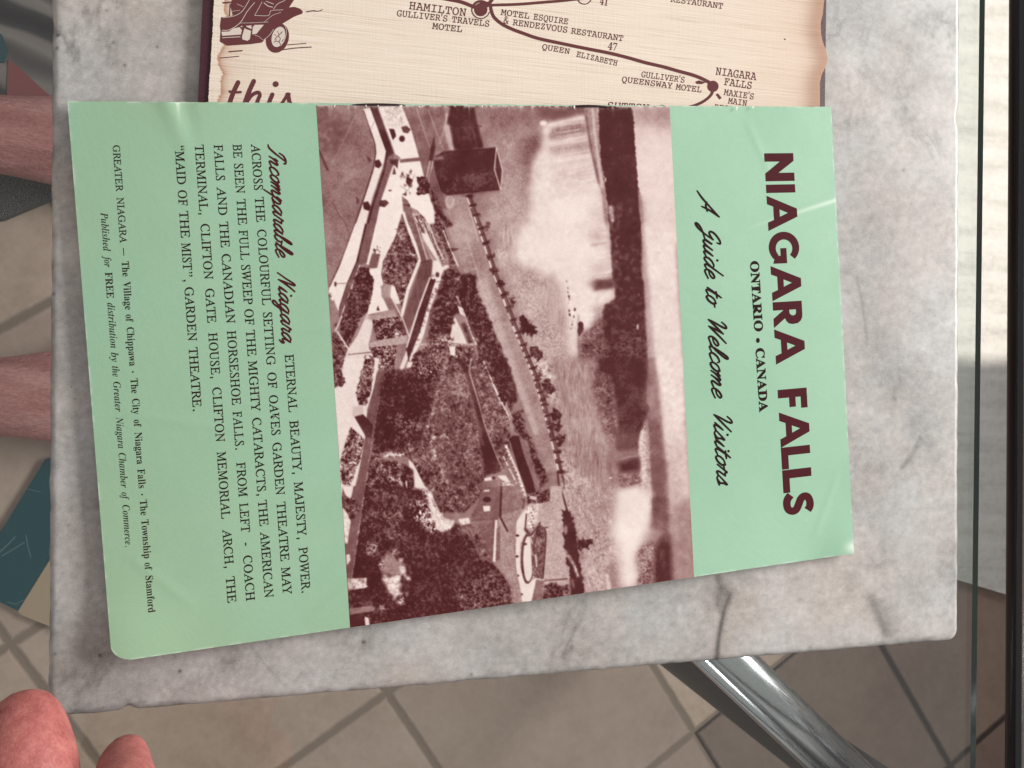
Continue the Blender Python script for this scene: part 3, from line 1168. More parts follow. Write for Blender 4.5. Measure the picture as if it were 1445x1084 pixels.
# rounded worn corner at the lower left
rcu, rcv = .024, .030
inq = (UU < rcu) & (VV2 > 1 - rcv)
kx, ky = rcu, 1 - rcv
du, dv = (UU - kx) / rcu, (VV2 - ky) / rcv
dd = np.hypot(du, dv)
mxd = np.maximum(np.abs(du), np.abs(dv))
f_ = np.where(dd > 1e-9, mxd / np.maximum(dd, 1e-9), 1)
UU2 = np.where(inq, kx + du * f_ * rcu, UU)
VV2 = np.where(inq, ky + dv * f_ * rcv, VV2)
PX, PY = ap(HB, UU2, VV2)
pts = P(PX, PY, page_z(UU2, VV2))
cov = grid_mesh('cover', pts)
# paper faces wear: pale rubbed rim
rim = np.exp(-np.minimum(np.minimum(UU, 1 - UU) * 1.5, np.minimum(VV, 1 - VV)) / .0016)
wear = rim * np.clip(.0 + .35 * nf(UU.shape, 2), 0, .5)
yv = .206 + .06 * (1 - UU) / .155
wear += .75 * np.exp(-((VV - yv) / .0045) ** 2) * np.clip((UU - .84) / .16, 0, 1) ** 1.2
wear += .9 * np.exp(-((UU - 1) / .012) ** 2 - ((VV - .985) / .012) ** 2)
wear += .8 * np.exp(-((UU - .118) / .0018) ** 2) * np.exp(-VV / .018)
set_attr(cov, 'wear', np.clip(wear, 0, 1))
blot = .5 + .22 * nf(UU.shape, 30) + .16 * nf(UU.shape, 8)
set_attr(cov, 'age', np.clip((1 - UU / .40) * (.35 + .65 * VV) + .12 * nf(UU.shape, 24), 0, 1))
set_attr(cov, 'blot', np.clip(blot, 0, 1))
t = NT('mint_paper')
n1 = t.noise(900, 3, .7)
n2 = t.noise(60, 5, .6)
c = t.mix(t.attr('blot'), (.310, .530, .372), (.365, .575, .415))
c = t.mix(t.math('MULTIPLY', t.attr('age'), .75), c, (.345, .475, .275))
c = t.mix(t.math('MULTIPLY', n2, .5), c, (.31, .48, .335))
c = t.mix(t.math('MULTIPLY', t.math('SUBTRACT', n1, .3, True), 1.5), c, (.22, .38, .27))
c = t.mix(t.math('MULTIPLY', t.attr('wear'), .85), c, (.72, .80, .70))
t.bump(t.math('ADD', n1, t.math('MULTIPLY', n2, 1.5)), .14, .0004)
m_green = t.set(c, .55, 0, .2)
cover = obj('cover', cov, m_green, booklet)

# inner pages, a hair smaller, seen as the paper edge
t = NT('page_paper')
m_page = t.set((.55, .50, .40), .8, 0, .2)
for k in range(3):
    g = 60
    a_, b_ = np.meshgrid(np.linspace(.0012 + .0008 * k, .9990 - .0006 * k, g), np.linspace(.002, .9985 - .0012 * k, g))
    inq = (a_ < .03) & (b_ > .966)
    a_ = np.where(inq, np.maximum(a_, .0012 + (b_ - .966) * .35), a_)
    x_, y_ = ap(HB, a_, b_)
    zz_ = page_z(a_, b_) - .00030 * (k + 1)
    obj('page', grid_mesh('page', P(x_, y_, zz_)), m_page, booklet)

#@@PHOTO
PHC = [(446, 148.3), (945, 150.2), (979.5, 814.5), (494.3, 889.5)]
HPc = homog([(0, 0), (1, 0), (1, 1), (0, 1)], PHC)
CV = Canvas(434, 136, 560, 766, 1.6, .45)
exec_photo = None


def paint(C):
    L, p, E = C.line, C.poly, C.ell
    k = 5.161
    P1, P2, P3, P4 = (440, 130, k), (700, 130, k), (440, 320, k), (700, 320, k)
    P5, P6, P7, P8 = (450, 510, k), (710, 510, k), (460, 690, k), (710, 690, k)
    Q5 = (440, 300, 2.998)
    # --- upper part: car park, river haze, sky
    C.crop(*P1)
    p([(0, 60), (420, 60), (470, 430), (250, 1084), (60, 1084)], .40, 3, 'fine', .035)
    p([(40, 90), (330, 100), (160, 520), (80, 480)], .36, 10, 'mid', .03)
    p([(150, 600), (420, 480), (380, 640), (280, 1000), (180, 800)], .45, 12, 'fine', .04)
    L([(325, 160), (130, 560)], 3, .62, .3)
    L([(50, 420), (118, 572)], 16, .16, .6)
    L([(150, 800), (200, 900), (290, 1010)], 4, .15, .3)
    L([(190, 560), (310, 605)], 3, .58, .4)
    p([(1150, 60), (1500, 60), (1500, 1090), (1220, 1090), (1250, 700)], .46, 6, 'streak', .025)
    C.crop(*P2)
    p([(-60, 60), (330, 60), (250, 680), (240, 1090), (-60, 1090)], .50, 10, 'fine', .04)
    p([(-60, 60), (700, 60), (640, 150), (150, 260), (-60, 200)], .40, 14, 'fine', .03)
    p([(-60, 700), (260, 700), (240, 1090), (-60, 1090)], .58, 16, 'fine', .05)
    p([(150, 120), (190, 400), (260, 560), (230, 600), (170, 420), (130, 200)], .40, 5)
    p([(180, 330), (330, 330), (290, 440), (250, 700), (215, 560)], .30, 7, 'fine', .05)
    p([(320, 100), (670, 100), (640, 160), (400, 230), (330, 205)], .24, 7)
    # falls
    p([(345, 225), (400, 235), (640, 165), (665, 260), (700, 450), (760, 690), (800, 900), (815, 1100), (240, 1100), (255, 700), (265, 520), (340, 400)], .83, 5, 'mid', .02)
    p([(395, 255), (650, 210), (660, 285), (390, 345)], .46, 4, 'streak', .06)
    p([(390, 300), (660, 262), (665, 290), (390, 345)], .36, 4, 'fine', .05)
    L([(380, 240), (500, 225), (645, 185)], 16, .86, 2)
    L([(390, 320), (660, 270)], 6, .6, 1.2)
    p([(385, 395), (675, 345), (690, 415), (400, 462)], .50, 5, 'fine', .06)
    L([(380, 385), (670, 345)], 12, .80, 2)
    for y0, y1, tn in [(540, 470, .66), (590, 530, .7), (640, 570, .66), (690, 640, .74), (760, 700, .76)]:
        L([(430, y0), (700, y1 + 20)], 20, tn, 3, 'fine', .04)
    E(345, 228, 26, 18, .88, 1.5)
    lip = [(640, 165), (665, 260), (700, 450), (760, 690), (800, 900)]
    for k_ in range(95):
        y = 175 + 720 * rng.random() ** 1.2
        x = np.interp(y, [q[1] for q in lip], [q[0] for q in lip])
        Ls = rng.uniform(70, 260) * (1 if y < 500 else .6)
        x1 = x - rng.uniform(0, 60)
        L([(x1, y), (x1 - Ls * .5, y + Ls * .07), (x1 - Ls, y + Ls * .17)], rng.uniform(2.5, 6), rng.choice([.55, .62, .70, .93]) if y < 650 else rng.choice([.70, .76, .93]), .7, None, 0, rng.uniform(.25, .65))
    p([(300, 800), (720, 780), (690, 1100), (260, 1100)], .90, 14)
    p([(700, 850), (800, 840), (800, 930), (700, 940)], .72, 6, 'fine', .04)
    p([(690, 950), (800, 940), (810, 1080), (690, 1080)], .68, 7, 'fine', .04)
    # rock lip
    p([(640, 90), (750, 90), (757, 400), (770, 600), (805, 760), (838, 1100), (806, 1100), (770, 745), (700, 450), (660, 240)], .50, 1, 'fine', .05)
    L([(655, 170), (690, 400), (750, 670)], 12, .26, 1)
    L([(700, 100), (730, 400), (775, 700)], 10, .80, 1)
    L([(740, 110), (745, 160)], 8, .75, 1)
    L([(800, 760), (815, 940), (830, 1100)], 9, .55, .8)
    # sky
    p([(985, 60), (1400, 60), (1400, 1100), (1060, 1100), (1010, 400)], .74, 2, 'mid', .015)
    p([(960, 60), (1400, 60), (1330, 240), (1000, 260)], .56, 14)
    p([(1180, 60), (1400, 60), (1400, 300), (1220, 220)], .50, 12)
    p([(1030, 300), (1300, 330), (1310, 1100), (1075, 1100)], .80, 14)
    # forest
    p([(748, 90), (985, 90), (1000, 180), (1012, 400), (1032, 640), (1048, 800), (1060, 1100), (838, 1100), (805, 760), (765, 500), (752, 300)], .07, .8, 'fine', .03, .6)
    p([(840, 820), (1040, 780), (1060, 1100), (845, 1100)], .12, 8, 'mid', .04)
    p([(1035, 700), (1060, 760), (1085, 1100), (1050, 1100), (1060, 960), (1040, 860)], .5, 1.5)
    p([(815, 830), (852, 830), (862, 950), (832, 945)], .58, 1, 'fine', .12)
    E(796, 637, 7, 18, .62, .6)
    E(845, 960, 5, 15, .5, .6)
    # --- P4
    C.crop(*P4)
    p([(0, -20), (300, -20), (260, 300), (120, 500), (30, 250)], .62, 8, 'streak', .06)
    p([(0, 140), (80, 160), (70, 300), (40, 330)], .74, 6, 'fine', .12)
    p([(90, 300), (420, 300), (520, 600), (560, 1100), (300, 1100), (170, 700)], .62, 10, 'fine', .09)
    p([(200, -20), (800, -20), (835, 200), (842, 350), (650, 395), (700, 450), (862, 450), (866, 520), (780, 572), (740, 640), (700, 735), (640, 775), (600, 690), (598, 930), (575, 985), (530, 880), (500, 600), (440, 380), (330, 330), (140, 250), (160, 60)], .85, 5, 'mid', .02)
    p([(260, 60), (700, 0), (690, 400), (420, 360), (300, 260)], .88, 16)
    p([(685, 20), (800, 10), (800, 105), (690, 110)], .66, 5, 'fine', .03)
    L([(690, 135), (750, 128), (805, 116)], 15, .5, 2)
    p([(690, 290), (835, 240), (838, 350), (700, 370)], .72, 6)
    for k_ in range(40):
        y = rng.uniform(0, 370)
        x = np.interp(y, [0, 200, 370], [800, 833, 840])
        Ls = rng.uniform(40, 140)
        L([(x, y), (x - Ls, y + Ls * .16)], rng.uniform(3, 6), rng.choice([.62, .70, .94]), .7, None, 0, rng.uniform(.25, .6))
    p([(715, 395), (856, 380), (860, 445), (790, 452), (712, 466)], .15, 2.2)
    p([(690, 410), (740, 395), (720, 480)], .5, 4)
    p([(690, 585), (790, 572), (770, 700), (680, 740), (720, 660)], .58, 4, 'fine', .06)
    p([(310, 430), (420, 350), (480, 520), (500, 760), (360, 640)], .60, 6, 'streak', .06)
    L([(420, 320), (430, 700)], 20, .66, 3)
    for (x, y, r) in [(515, 402, 6), (523, 450, 7), (525, 480, 6), (531, 510, 9), (534, 530, 7), (533, 610, 10), (538, 640, 11), (575, 605, 11), (567, 655, 8), (553, 712, 6), (548, 745, 5), (528, 560, 5), (560, 690, 5)]:
        E(x, y, r * .7, r * 1.3, .16, .5, None, 0, .6)
    L([(602, 640), (598, 700), (600, 800), (604, 900), (610, 960)], 9, .34, 1)
    p([(596, 700), (615, 685), (640, 705), (632, 770), (604, 800), (594, 770)], .08, .8, None, 0, .5)
    # forest continued
    p([(832, -20), (1050, -20), (1062, 120), (1058, 300), (1080, 420), (1086, 560), (1092, 750), (1104, 900), (1112, 1100), (740, 1100), (780, 850), (772, 660), (790, 575), (868, 525), (866, 440), (846, 340)], .12, 1, 'mid', .035, .8)
    p([(870, 650), (1080, 640), (1100, 1100), (850, 1100)], .16, 10, 'fol', .04)
    p([(1055, -20), (1076, -20), (1094, 250), (1112, 500), (1130, 700), (1160, 1100), (1112, 1100), (1098, 820), (1085, 540), (1078, 410), (1064, 370), (1068, 100)], .54, 1.2, 'fine', .03)
    p([(1075, -20), (1300, -20), (1370, 1100), (1165, 1100), (1132, 700), (1096, 250)], .83, 3, 'mid', .015)
    p([(640, 770), (700, 735), (770, 650), (782, 830), (835, 960), (840, 1100), (600, 1100), (612, 900)], .27, 4, 'fol', .07)
    E(1031, 730, 8, 20, .7, .8)
    for (x, y) in [(875, 140), (880, 255), (1040, 495)]:
        E(x, y, 5, 8, .4, .8)
    # --- P6 river, far bank, horseshoe
    C.crop(*P6)
    p([(200, -20), (690, -20), (660, 200), (700, 380), (745, 570), (790, 800), (825, 930), (830, 1100), (470, 1100), (440, 800), (425, 560), (330, 200)], .52, 6, 'streak', .05)
    p([(230, -20), (330, -20), (400, 300), (360, 320), (280, 180)], .68, 7, 'fol', .12)
    p([(420, 620), (480, 640), (560, 1100), (470, 1100), (440, 800)], .68, 8, 'fol', .12)
    p([(560, 850), (640, 850), (680, 1100), (560, 1100)], .66, 8, 'fol', .12)
    for k_ in range(46):
        x, y = rng.uniform(330, 740), rng.uniform(0, 1080)
        if x < 330 + (y * .12):
            continue
        L([(x, y), (x + rng.uniform(4, 22), y + rng.uniform(20, 70))], rng.uniform(2, 5), rng.uniform(.64, .8), .7, None, 0, 0.7)
    p([(640, 180), (700, 60), (790, 80), (830, 300), (835, 480), (830, 640), (760, 600), (735, 500), (690, 350)], .33, 5, 'fol', .07)
    for a_ in [[(650, 200), (680, 140), (700, 60)], [(700, 180), (740, 110), (760, 70)], [(690, 330), (700, 280), (720, 260)]]:
        L(a_, 6, .2, 1)
    p([(690, -20), (1062, -20), (1052, 200), (1050, 290), (1075, 340), (1062, 390), (1035, 420), (1000, 560), (992, 640), (832, 640), (840, 480), (815, 280), (790, 100), (700, 70)], .13, 2, 'fine', .035, .6)
    p([(800, 500), (990, 520), (985, 650), (830, 650)], .22, 7, 'fine', .03)
    p([(1058, -20), (1112, -20), (1118, 80), (1140, 120), (1138, 230), (1160, 380), (1168, 560), (1190, 760), (1205, 860), (1212, 1100), (1084, 1100), (1074, 800), (1050, 450), (1040, 415), (1076, 345), (1050, 290)], .38, 1, 'fine', .03, .6)
    p([(1058, -20), (1112, -20), (1140, 130), (1140, 260), (1165, 420), (1060, 430), (1076, 345), (1050, 280)], .50, 7)
    p([(1080, 650), (1190, 700), (1212, 1100), (1090, 1100)], .22, 10, 'fine', .03)
    p([(1115, -20), (1310, -20), (1330, 400), (1365, 1100), (1215, 1100), (1205, 860), (1170, 560), (1140, 200)], .82, 3, 'mid', .02)
    p([(1185, 640), (1345, 560), (1365, 1160), (1215, 1160)], .62, 20, 'mid', .02)
    p([(1030, 440), (1046, 430), (1052, 480), (1066, 700), (1078, 900), (1090, 1100), (1010, 1100), (1000, 900), (990, 600), (1010, 500)], .66, 2, 'fine', .12)
    L([(1015, 500), (1000, 600), (1012, 760), (1020, 900)], 16, .84, 2, 'fine', .1)
    L([(1035, 430), (1045, 600), (1062, 850)], 5, .42, 1)
    p([(845, 745), (930, 710), (995, 690), (1000, 800), (850, 812)], .12, 3)
    L([(812, 715), (830, 690), (880, 665), (980, 640)], 14, .48, 3)
    L([(850, 715), (900, 700), (980, 688)], 8, .6, 1)
    p([(812, 825), (1000, 812), (1005, 905), (930, 930), (860, 930), (812, 900)], .40, 4, 'fol', .06)
    L([(925, 900), (1000, 872)], 9, .16, 1.2)
    L([(930, 925), (1000, 910)], 6, .25, 1)
    L([(780, 740), (775, 800), (800, 850), (790, 920)], 18, .3, 2.5)
    E(783, 850, 12, 5, .85, .8)
    p([(800, 935), (900, 935), (1000, 900), (1015, 1100), (835, 1100), (825, 980)], .86, 4)
    # --- P8 mist and lower right
    C.crop(*P8)
    p([(470, -20), (835, -20), (835, 300), (850, 500), (830, 740), (600, 790), (565, 560), (540, 350)], .58, 4, 'fol', .045)
    p([(640, -20), (830, -20), (815, 250), (700, 300)], .48, 12, 'fine', .04)
    for k_ in range(70):
        y = rng.uniform(0, 760)
        x = rng.uniform(545, 770) + y * .05
        L([(x, y), (x + rng.uniform(0, 22), y + rng.uniform(15, 60))], rng.uniform(3, 8), rng.uniform(.66, .84), .8, None, 0, .7)
    p([(755, 540), (830, 500), (850, 640), (855, 730), (800, 740), (770, 660)], .42, 5, 'fine', .04)
    L([(755, 620), (775, 750)], 16, .85, 2)
    p([(830, 20), (1080, 20), (1085, 250), (1040, 370), (990, 430), (955, 500), (985, 600), (990, 640), (965, 715), (860, 730), (845, 500), (818, 300)], .86, 7)
    p([(860, 100), (1040, 100), (1000, 380), (900, 600), (870, 400)], .90, 14)
    p([(1084, 60), (1206, 60), (1215, 200), (1222, 350), (1235, 560), (1240, 670), (1100, 700), (1100, 440), (1160, 340), (1080, 290)], .25, 3, 'fine', .03)
    p([(1090, 240), (1160, 240), (1165, 350), (1060, 420), (1010, 430)], .48, 8)
    p([(1150, 350), (1222, 330), (1240, 680), (1100, 700), (1105, 440)], .10, 4, 'fine', .03)
    L([(1155, 440), (1170, 600)], 14, .34, 3)
    p([(985, 440), (1040, 400), (1100, 380), (1100, 690), (975, 705), (995, 620), (965, 520)], .38, 3, 'fol', .08)
    E(1068, 500, 10, 10, .7, 1)
    L([(1200, 192), (1256, 196)], 16, .22, 1)
    E(1243, 596, 14, 10, .2, .8)
    p([(1212, 120), (1370, 60), (1385, 660), (1243, 668), (1226, 350)], .54, 4, 'mid', .015)
    p([(1270, 250), (1365, 200), (1390, 690), (1280, 690)], .44, 18)
    p([(1205, -20), (1290, -20), (1240, 180), (1212, 180)], .66, 8)
    # --- the road along the gorge
    C.crop(*Q5)
    p([(560, -60), (650, -60), (690, 40), (760, 230), (830, 450), (920, 680), (990, 900), (1030, 1100), (975, 1100), (935, 930), (860, 720), (790, 540), (700, 350), (640, 240), (600, 120), (560, 30)], .52, .8, 'fine', .035)
    p([(700, 280), (740, 280), (960, 930), (945, 950), (860, 720), (790, 540), (705, 350)], .62, 2, 'fine', .04)
    L([(664, -60), (690, 20), (765, 235), (836, 455), (926, 685), (996, 905), (1036, 1100)], 3, .72, .4)
    for k_ in range(14):
        f0 = k_ / 14
        x = 622 + (760 - 622) * f0
        y = 95 + 405 * f0
        wv = 28 - 10 * f0
        L([(x, y), (x + wv, y - 3)], 2.2, .74, .3)
        L([(x + wv, y - 3), (x + wv + 10, y + 29)], 2.2, .74, .3)
    # --- promenade top left
    C.crop(*P1)
    p([(650, 90), (960, 90), (1020, 430), (900, 430), (900, 600), (940, 700), (1010, 880), (900, 800), (830, 640), (780, 480), (720, 270)], .37, .8, 'fine', .03)
    L([(700, 100), (720, 150)], 3, .55, .4)
    L([(755, 100), (860, 405)], 4, .64, .4)
    L([(850, 130), (900, 270), (955, 415)], 5, .62, .4)
    L([(930, 95), (960, 180), (985, 240)], 6, .30, .5)
    L([(985, 150), (975, 240)], 12, .72, 1)
    p([(960, 235), (1000, 240), (1040, 425), (1005, 425), (965, 290)], .62, 1)
    L([(970, 250), (930, 380)], 6, .6, .5)
    p([(1010, 100), (1180, 100), (1195, 180), (1252, 410), (1040, 425), (1005, 240), (985, 230)], .11, 1, 'fine', .02)
    p([(1050, 255), (1160, 250), (1175, 400), (1060, 410)], .15, 2, 'mid', .03)
    L([(1000, 235), (1240, 250)], 5, .08, .6)
    L([(1170, 260), (1210, 420)], 5, .25, .6)
    # road foreground of arch
    p([(990, 740), (1110, 740), (1140, 830), (1210, 1090), (1020, 1090), (975, 900)], .54, 1, 'fine', .035)
    E(1006, 800, 32, 48, .72, 1)
    E(1004, 795, 22, 36, .58, 1)
    L([(1120, 740), (1150, 860), (1215, 1090)], 5, .78, .4)
    # white promenade
    p([(480, 100), (650, 93), (722, 270), (782, 480), (812, 600), (850, 740), (892, 860), (897, 960), (880, 1030), (850, 960), (770, 860), (700, 830), (660, 880), (620, 1010), (600, 1090), (440, 1090), (500, 800), (590, 545), (650, 480), (596, 440)], .93, .5, 'fine', .015)
    p([(500, 110), (640, 100), (690, 240), (560, 260)], .80, 3, 'fol', .07)
    p([(370, 125), (425, 115), (470, 230), (545, 430), (510, 560), (440, 770), (385, 985), (360, 1090), (270, 1090), (330, 920), (400, 720), (450, 560), (466, 440), (455, 370), (430, 290), (395, 200)], .90, .4, 'fine', .02)
    L([(375, 130), (430, 290), (458, 370), (466, 440), (448, 560), (390, 740), (330, 920), (265, 1090)], 9, .12, .5)
    p([(425, 112), (480, 108), (540, 270), (602, 440), (590, 520), (560, 600), (500, 800), (440, 1090), (375, 1090), (430, 870), (500, 640), (541, 490), (541, 430), (470, 230)], .33, .5, 'fine', .03)
    p([(425, 112), (480, 108), (602, 440), (560, 470), (541, 490), (541, 430)], .12, .8)
    L([(548, 440), (530, 560), (500, 650), (430, 870), (378, 1090)], 16, .10, .6)
    L([(485, 120), (600, 440)], 5, .8, .4)
    L([(455, 215), (430, 270)], 3, .2, .3)
    # grey beds between the white ways
    p([(655, 885), (620, 1010), (600, 1090), (690, 1090), (700, 1000)], .28, .6, 'fol', .10)
    p([(655, 755), (700, 790), (740, 890), (800, 1090), (735, 1090), (665, 870)], .34, .6, 'fine', .05)
    L([(665, 870), (735, 1090)], 16, .92, .4)
    L([(735, 880), (800, 1090)], 5, .9, .3)
    p([(740, 880), (800, 890), (850, 980), (890, 1090), (800, 1090)], .62, 1, 'fol', .16)
    for q in [[(760, 900), (830, 1080)], [(820, 950), (870, 1090)], [(790, 900), (820, 920)]]:
        L(q, 9, .16, .8)
    # arch / tower
    p([(880, 480), (960, 430), (1345, 403), (1330, 560), (1372, 712), (985, 752), (945, 720), (900, 600)], .09, .6, 'fine', .02)
    p([(915, 600), (1330, 570), (1370, 710), (1000, 745), (950, 715)], .17, 4, 'fol', .035)
    p([(1345, 403), (1388, 570), (1376, 715), (1332, 560)], .12, .4)
    L([(1345, 405), (1388, 570), (1376, 712), (1330, 562), (1345, 405)], 7, .78, .4)
    L([(640, 503), (860, 482)], 28, .34, .6)
    L([(860, 488), (958, 478)], 22, .42, 1)
    p([(890, 318), (902, 400), (880, 500), (850, 500), (865, 410)], .12, .5)
    L([(862, 500), (828, 655)], 5, .85, .3)
    L([(885, 500), (848, 655)], 5, .85, .3)
    L([(868, 560), (858, 640)], 3, .2, .3)
    L([(860, 700), (930, 690)], 4, .3, .5)
    for q, tn in [([(455, 500), (490, 490), (512, 530), (490, 556), (460, 546)], .08), ([(372, 805), (410, 795), (432, 840), (415, 866), (378, 852)], .08), ([(490, 790), (540, 785), (563, 808), (530, 840), (488, 830)], .14),
                  ([(560, 265), (600, 270), (615, 320), (590, 352), (575, 310)], .08), ([(650, 255), (690, 245), (722, 272), (700, 302), (665, 295)], .24), ([(565, 490), (632, 490), (625, 560), (600, 530), (570, 520)], .15),
                  ([(690, 610), (737, 640), (715, 697), (685, 660)], .07), ([(395, 455), (440, 500), (415, 512)], .2), ([(320, 755), (348, 790), (330, 822)], .2), ([(585, 600), (600, 540), (615, 600)], .2), ([(655, 745), (690, 730), (690, 760)], .12), ([(655, 820), (715, 815), (715, 838)], .12)]:
        p(q, tn, .5, 'fine', .03)
    p([(760, 620), (812, 610), (862, 668), (850, 742), (800, 750), (760, 735), (775, 680)], .14, .8, 'fol', .10, 1)
    E(657, 340, 22, 24, .08, .4)
    E(570, 717, 13, 6, .1, .4)
    E(512, 982, 10, 14, .1, .4)
    for k_ in range(16):
        E(rng.uniform(640, 740), rng.uniform(575, 740), rng.uniform(3, 9), rng.uniform(4, 14), .2, .4, None, 0, 1)
    L([(640, 680), (700, 720), (750, 600)], 4, .35, .6)
    L([(310, 1025), (600, 1000), (770, 980)], 6, .25, .4)
    L([(770, 980), (830, 930)], 8, .3, .6)
    p([(862, 700), (900, 740), (965, 900), (1035, 968), (985, 992), (920, 900), (880, 820)], .14, 1, 'fol', .08, 1)
    p([(895, 880), (930, 900), (990, 1090), (900, 1090)], .22, 1, 'fol', .14)
    # --- railing beside the road, trees on the cliff
    C.crop(*Q5)
    rail = [(660, -70), (692, 15), (735, 140), (775, 265), (815, 365), (856, 480), (900, 590), (942, 690), (975, 800), (1002, 900), (1030, 1010), (1050, 1100)]
    rl = [np.array(q, float) for q in rail]
    L(rail, 18, .24, .8, 'fine', .05)
    acc = 0
    for a_, b_ in zip(rl[:-1], rl[1:]):
        d = b_ - a_
        n_ = max(1, int(np.linalg.norm(d) / rng.uniform(38, 52)))
        for j in range(n_):
            s0 = a_ + d * (j / n_)
            s1 = a_ + d * ((j + rng.uniform(.55, .9)) / n_)
            of = np.array([-5, 1.5])
            L([tuple(s0 + of), tuple(s1 + of)], rng.uniform(5, 8), rng.uniform(.78, .94), .4)
            L([tuple(s0 + (7, -2)), tuple(s1 + (7, -2))], 3, .62, .4)
        L([tuple(a_ + (9, -4)), tuple(b_ + (9, -4))], 5, .10, .6)
    for k_, q in enumerate(np.linspace(0, 1, 24)):
        i_ = q * (len(rl) - 1.001)
        b_ = rl[int(i_)] * (1 - i_ % 1) + rl[int(i_) + 1] * (i_ % 1)
        L([(b_[0] - 9, b_[1] + 2), (b_[0] + 17, b_[1] - 3)], 9, .10, .7)
        E(b_[0] + 16, b_[1] - 4, 7, 6, .10, .7, None, 0, 1.5)
    for (x, y, r) in [(745, 60, 12), (762, 240, 11), (800, 300, 12), (850, 370, 13), (905, 480, 26), (925, 500, 22), (945, 590, 22), (965, 600, 16), (995, 730, 22), (1010, 750, 16), (1030, 860, 24), (1040, 900, 22), (1050, 960, 18), (895, 460, 16), (960, 690, 12), (985, 780, 12)]:
        E(x, y, r * .9, r * 1.15, .11, .8, 'fol', .06, 2)
    # --- gardens
    C.crop(*P3)
    p([(95, -20), (310, -20), (200, 280), (130, 430), (112, 440)], .43, .8, 'fine', .04)
    L([(265, 110), (345, 260)], 4, .2, .3)
    L([(245, -20), (350, 240)], 4, .2, .3)
    p([(465, -20), (615, -20), (580, 130), (520, 250), (505, 350), (520, 400), (508, 500), (560, 610), (400, 640), (420, 560), (450, 420), (410, 310), (478, 300), (500, 200), (440, 190), (415, 280), (395, 270)], .93, .5, 'fine', .02)
    p([(310, -20), (395, -20), (330, 250), (210, 560), (195, 620), (150, 540), (118, 500), (130, 440), (200, 290)], .93, .4, 'fine', .02)
    L([(312, -20), (200, 285), (128, 440)], 7, .14, .5)
    p([(395, -20), (465, -20), (400, 262), (350, 280), (328, 262)], .34, .5, 'fine', .03)
    L([(395, -20), (330, 260), (260, 420), (205, 600)], 16, .12, .7)
    p([(328, 262), (352, 290), (300, 400), (262, 520), (210, 690), (190, 640), (212, 545), (270, 400)], .30, .6, 'fine', .04)
    L([(350, 280), (265, 520)], 9, .88, .4)
    L([(245, 570), (205, 690), (170, 760)], 10, .85, .5)
    p([(440, 205), (490, 205), (472, 300), (410, 300)], .32, .6, 'fine', .05)
    for k_ in range(12):
        E(rng.uniform(450, 508), rng.uniform(150, 205), rng.uniform(3, 7), rng.uniform(3, 8), .12, .3, None, 0, .6)
    # hexagonal bed
    p([(640, 10), (695, 0), (735, 90), (790, 240), (690, 460), (660, 600), (620, 520), (590, 440), (520, 405), (505, 345), (520, 250), (580, 130)], .30, .7, 'fol', .13)
    L([(700, 0), (735, 90), (790, 235), (700, 460), (655, 650)], 22, .92, .5)
    p([(735, -20), (775, -20), (845, 240), (880, 240), (862, 365), (772, 600), (700, 790), (662, 680), (800, 270)], .31, .6, 'fine', .045)
    p([(800, 270), (880, 245), (862, 365), (700, 760), (665, 680)], .27, 2, 'streak', .05)
    L([(762, -20), (842, 245)], 6, .92, .3)
    L([(790, 265), (880, 240)], 8, .2, .5)
    p([(795, 40), (845, 60), (930, 230), (1000, 290), (950, 335), (925, 430), (862, 600), (820, 770), (790, 850), (720, 985), (690, 910), (780, 620), (872, 400), (882, 250)], .88, .7, 'fine', .03)
    p([(790, 60), (850, 150), (915, 245), (885, 250), (835, 150)], .5, .8)
    p([(858, 380), (902, 385), (850, 560), (790, 760), (700, 985), (686, 900), (770, 640)], .11, .6, 'fine', .03)
    L([(862, 368), (776, 600), (690, 880)], 9, .93, .4)
    for k_ in range(26):
        y = rng.uniform(330, 960)
        x = 935 - (y - 330) * .32 + rng.uniform(-40, 20)
        E(x, y, rng.uniform(4, 11), rng.uniform(3, 9), .16, .4, None, 0, 1)
    E(915, 350, 15, 20, .14, .5)
    L([(885, 402), (945, 400)], 5, .2, .4)
    p([(850, -20), (905, -20), (945, 110), (985, 275), (950, 295), (885, 130)], .30, 1, 'fol', .10)
    p([(905, -20), (955, -20), (1060, 290), (1010, 300), (985, 200)], .16, .8, 'fol', .12)
    for q in [[(850, -20), (900, 110), (960, 240)], [(955, 20), (1000, 140)], [(990, 110), (1065, 290)], [(820, 0), (860, 110)]]:
        L(q, 8, .86, .5)
    p([(1010, 155), (1078, 160), (1020, 185)], .12, .6)
    # small beds and structures
    p([(500, 430), (572, 420), (584, 520), (512, 520)], .52, .6, 'fine', .04)
    p([(580, 420), (605, 440), (645, 560), (600, 565), (572, 500)], .90, .6)
    p([(535, 520), (585, 520), (655, 640), (620, 655), (560, 580)], .40, .7, 'fine', .04)
    L([(575, 505), (660, 665), (710, 800)], 7, .92, .4)
    p([(345, 290), (412, 302), (452, 385), (440, 490), (405, 610), (360, 670), (300, 800), (255, 905), (210, 870), (205, 700), (262, 520)], .16, .8, 'fol', .10, 1)
    p([(150, 775), (190, 765), (262, 890), (232, 980), (200, 1100), (150, 1100)], .22, .8, 'fol', .12, .8)
    p([(130, 560), (162, 530), (196, 630), (165, 720), (140, 710)], .48, .6, 'fine', .03)
    p([(262, 895), (330, 800), (400, 640), (452, 672), (436, 760), (412, 860), (450, 960), (492, 1045), (400, 1100), (205, 1100), (232, 985)], .84, .8, 'fine', .03)
    p([(370, 662), (600, 600), (622, 662), (440, 685)], .58, 1, 'fine', .04)
    p([(440, 682), (640, 652), (692, 790), (470, 832)], .24, .7, 'fol', .20)
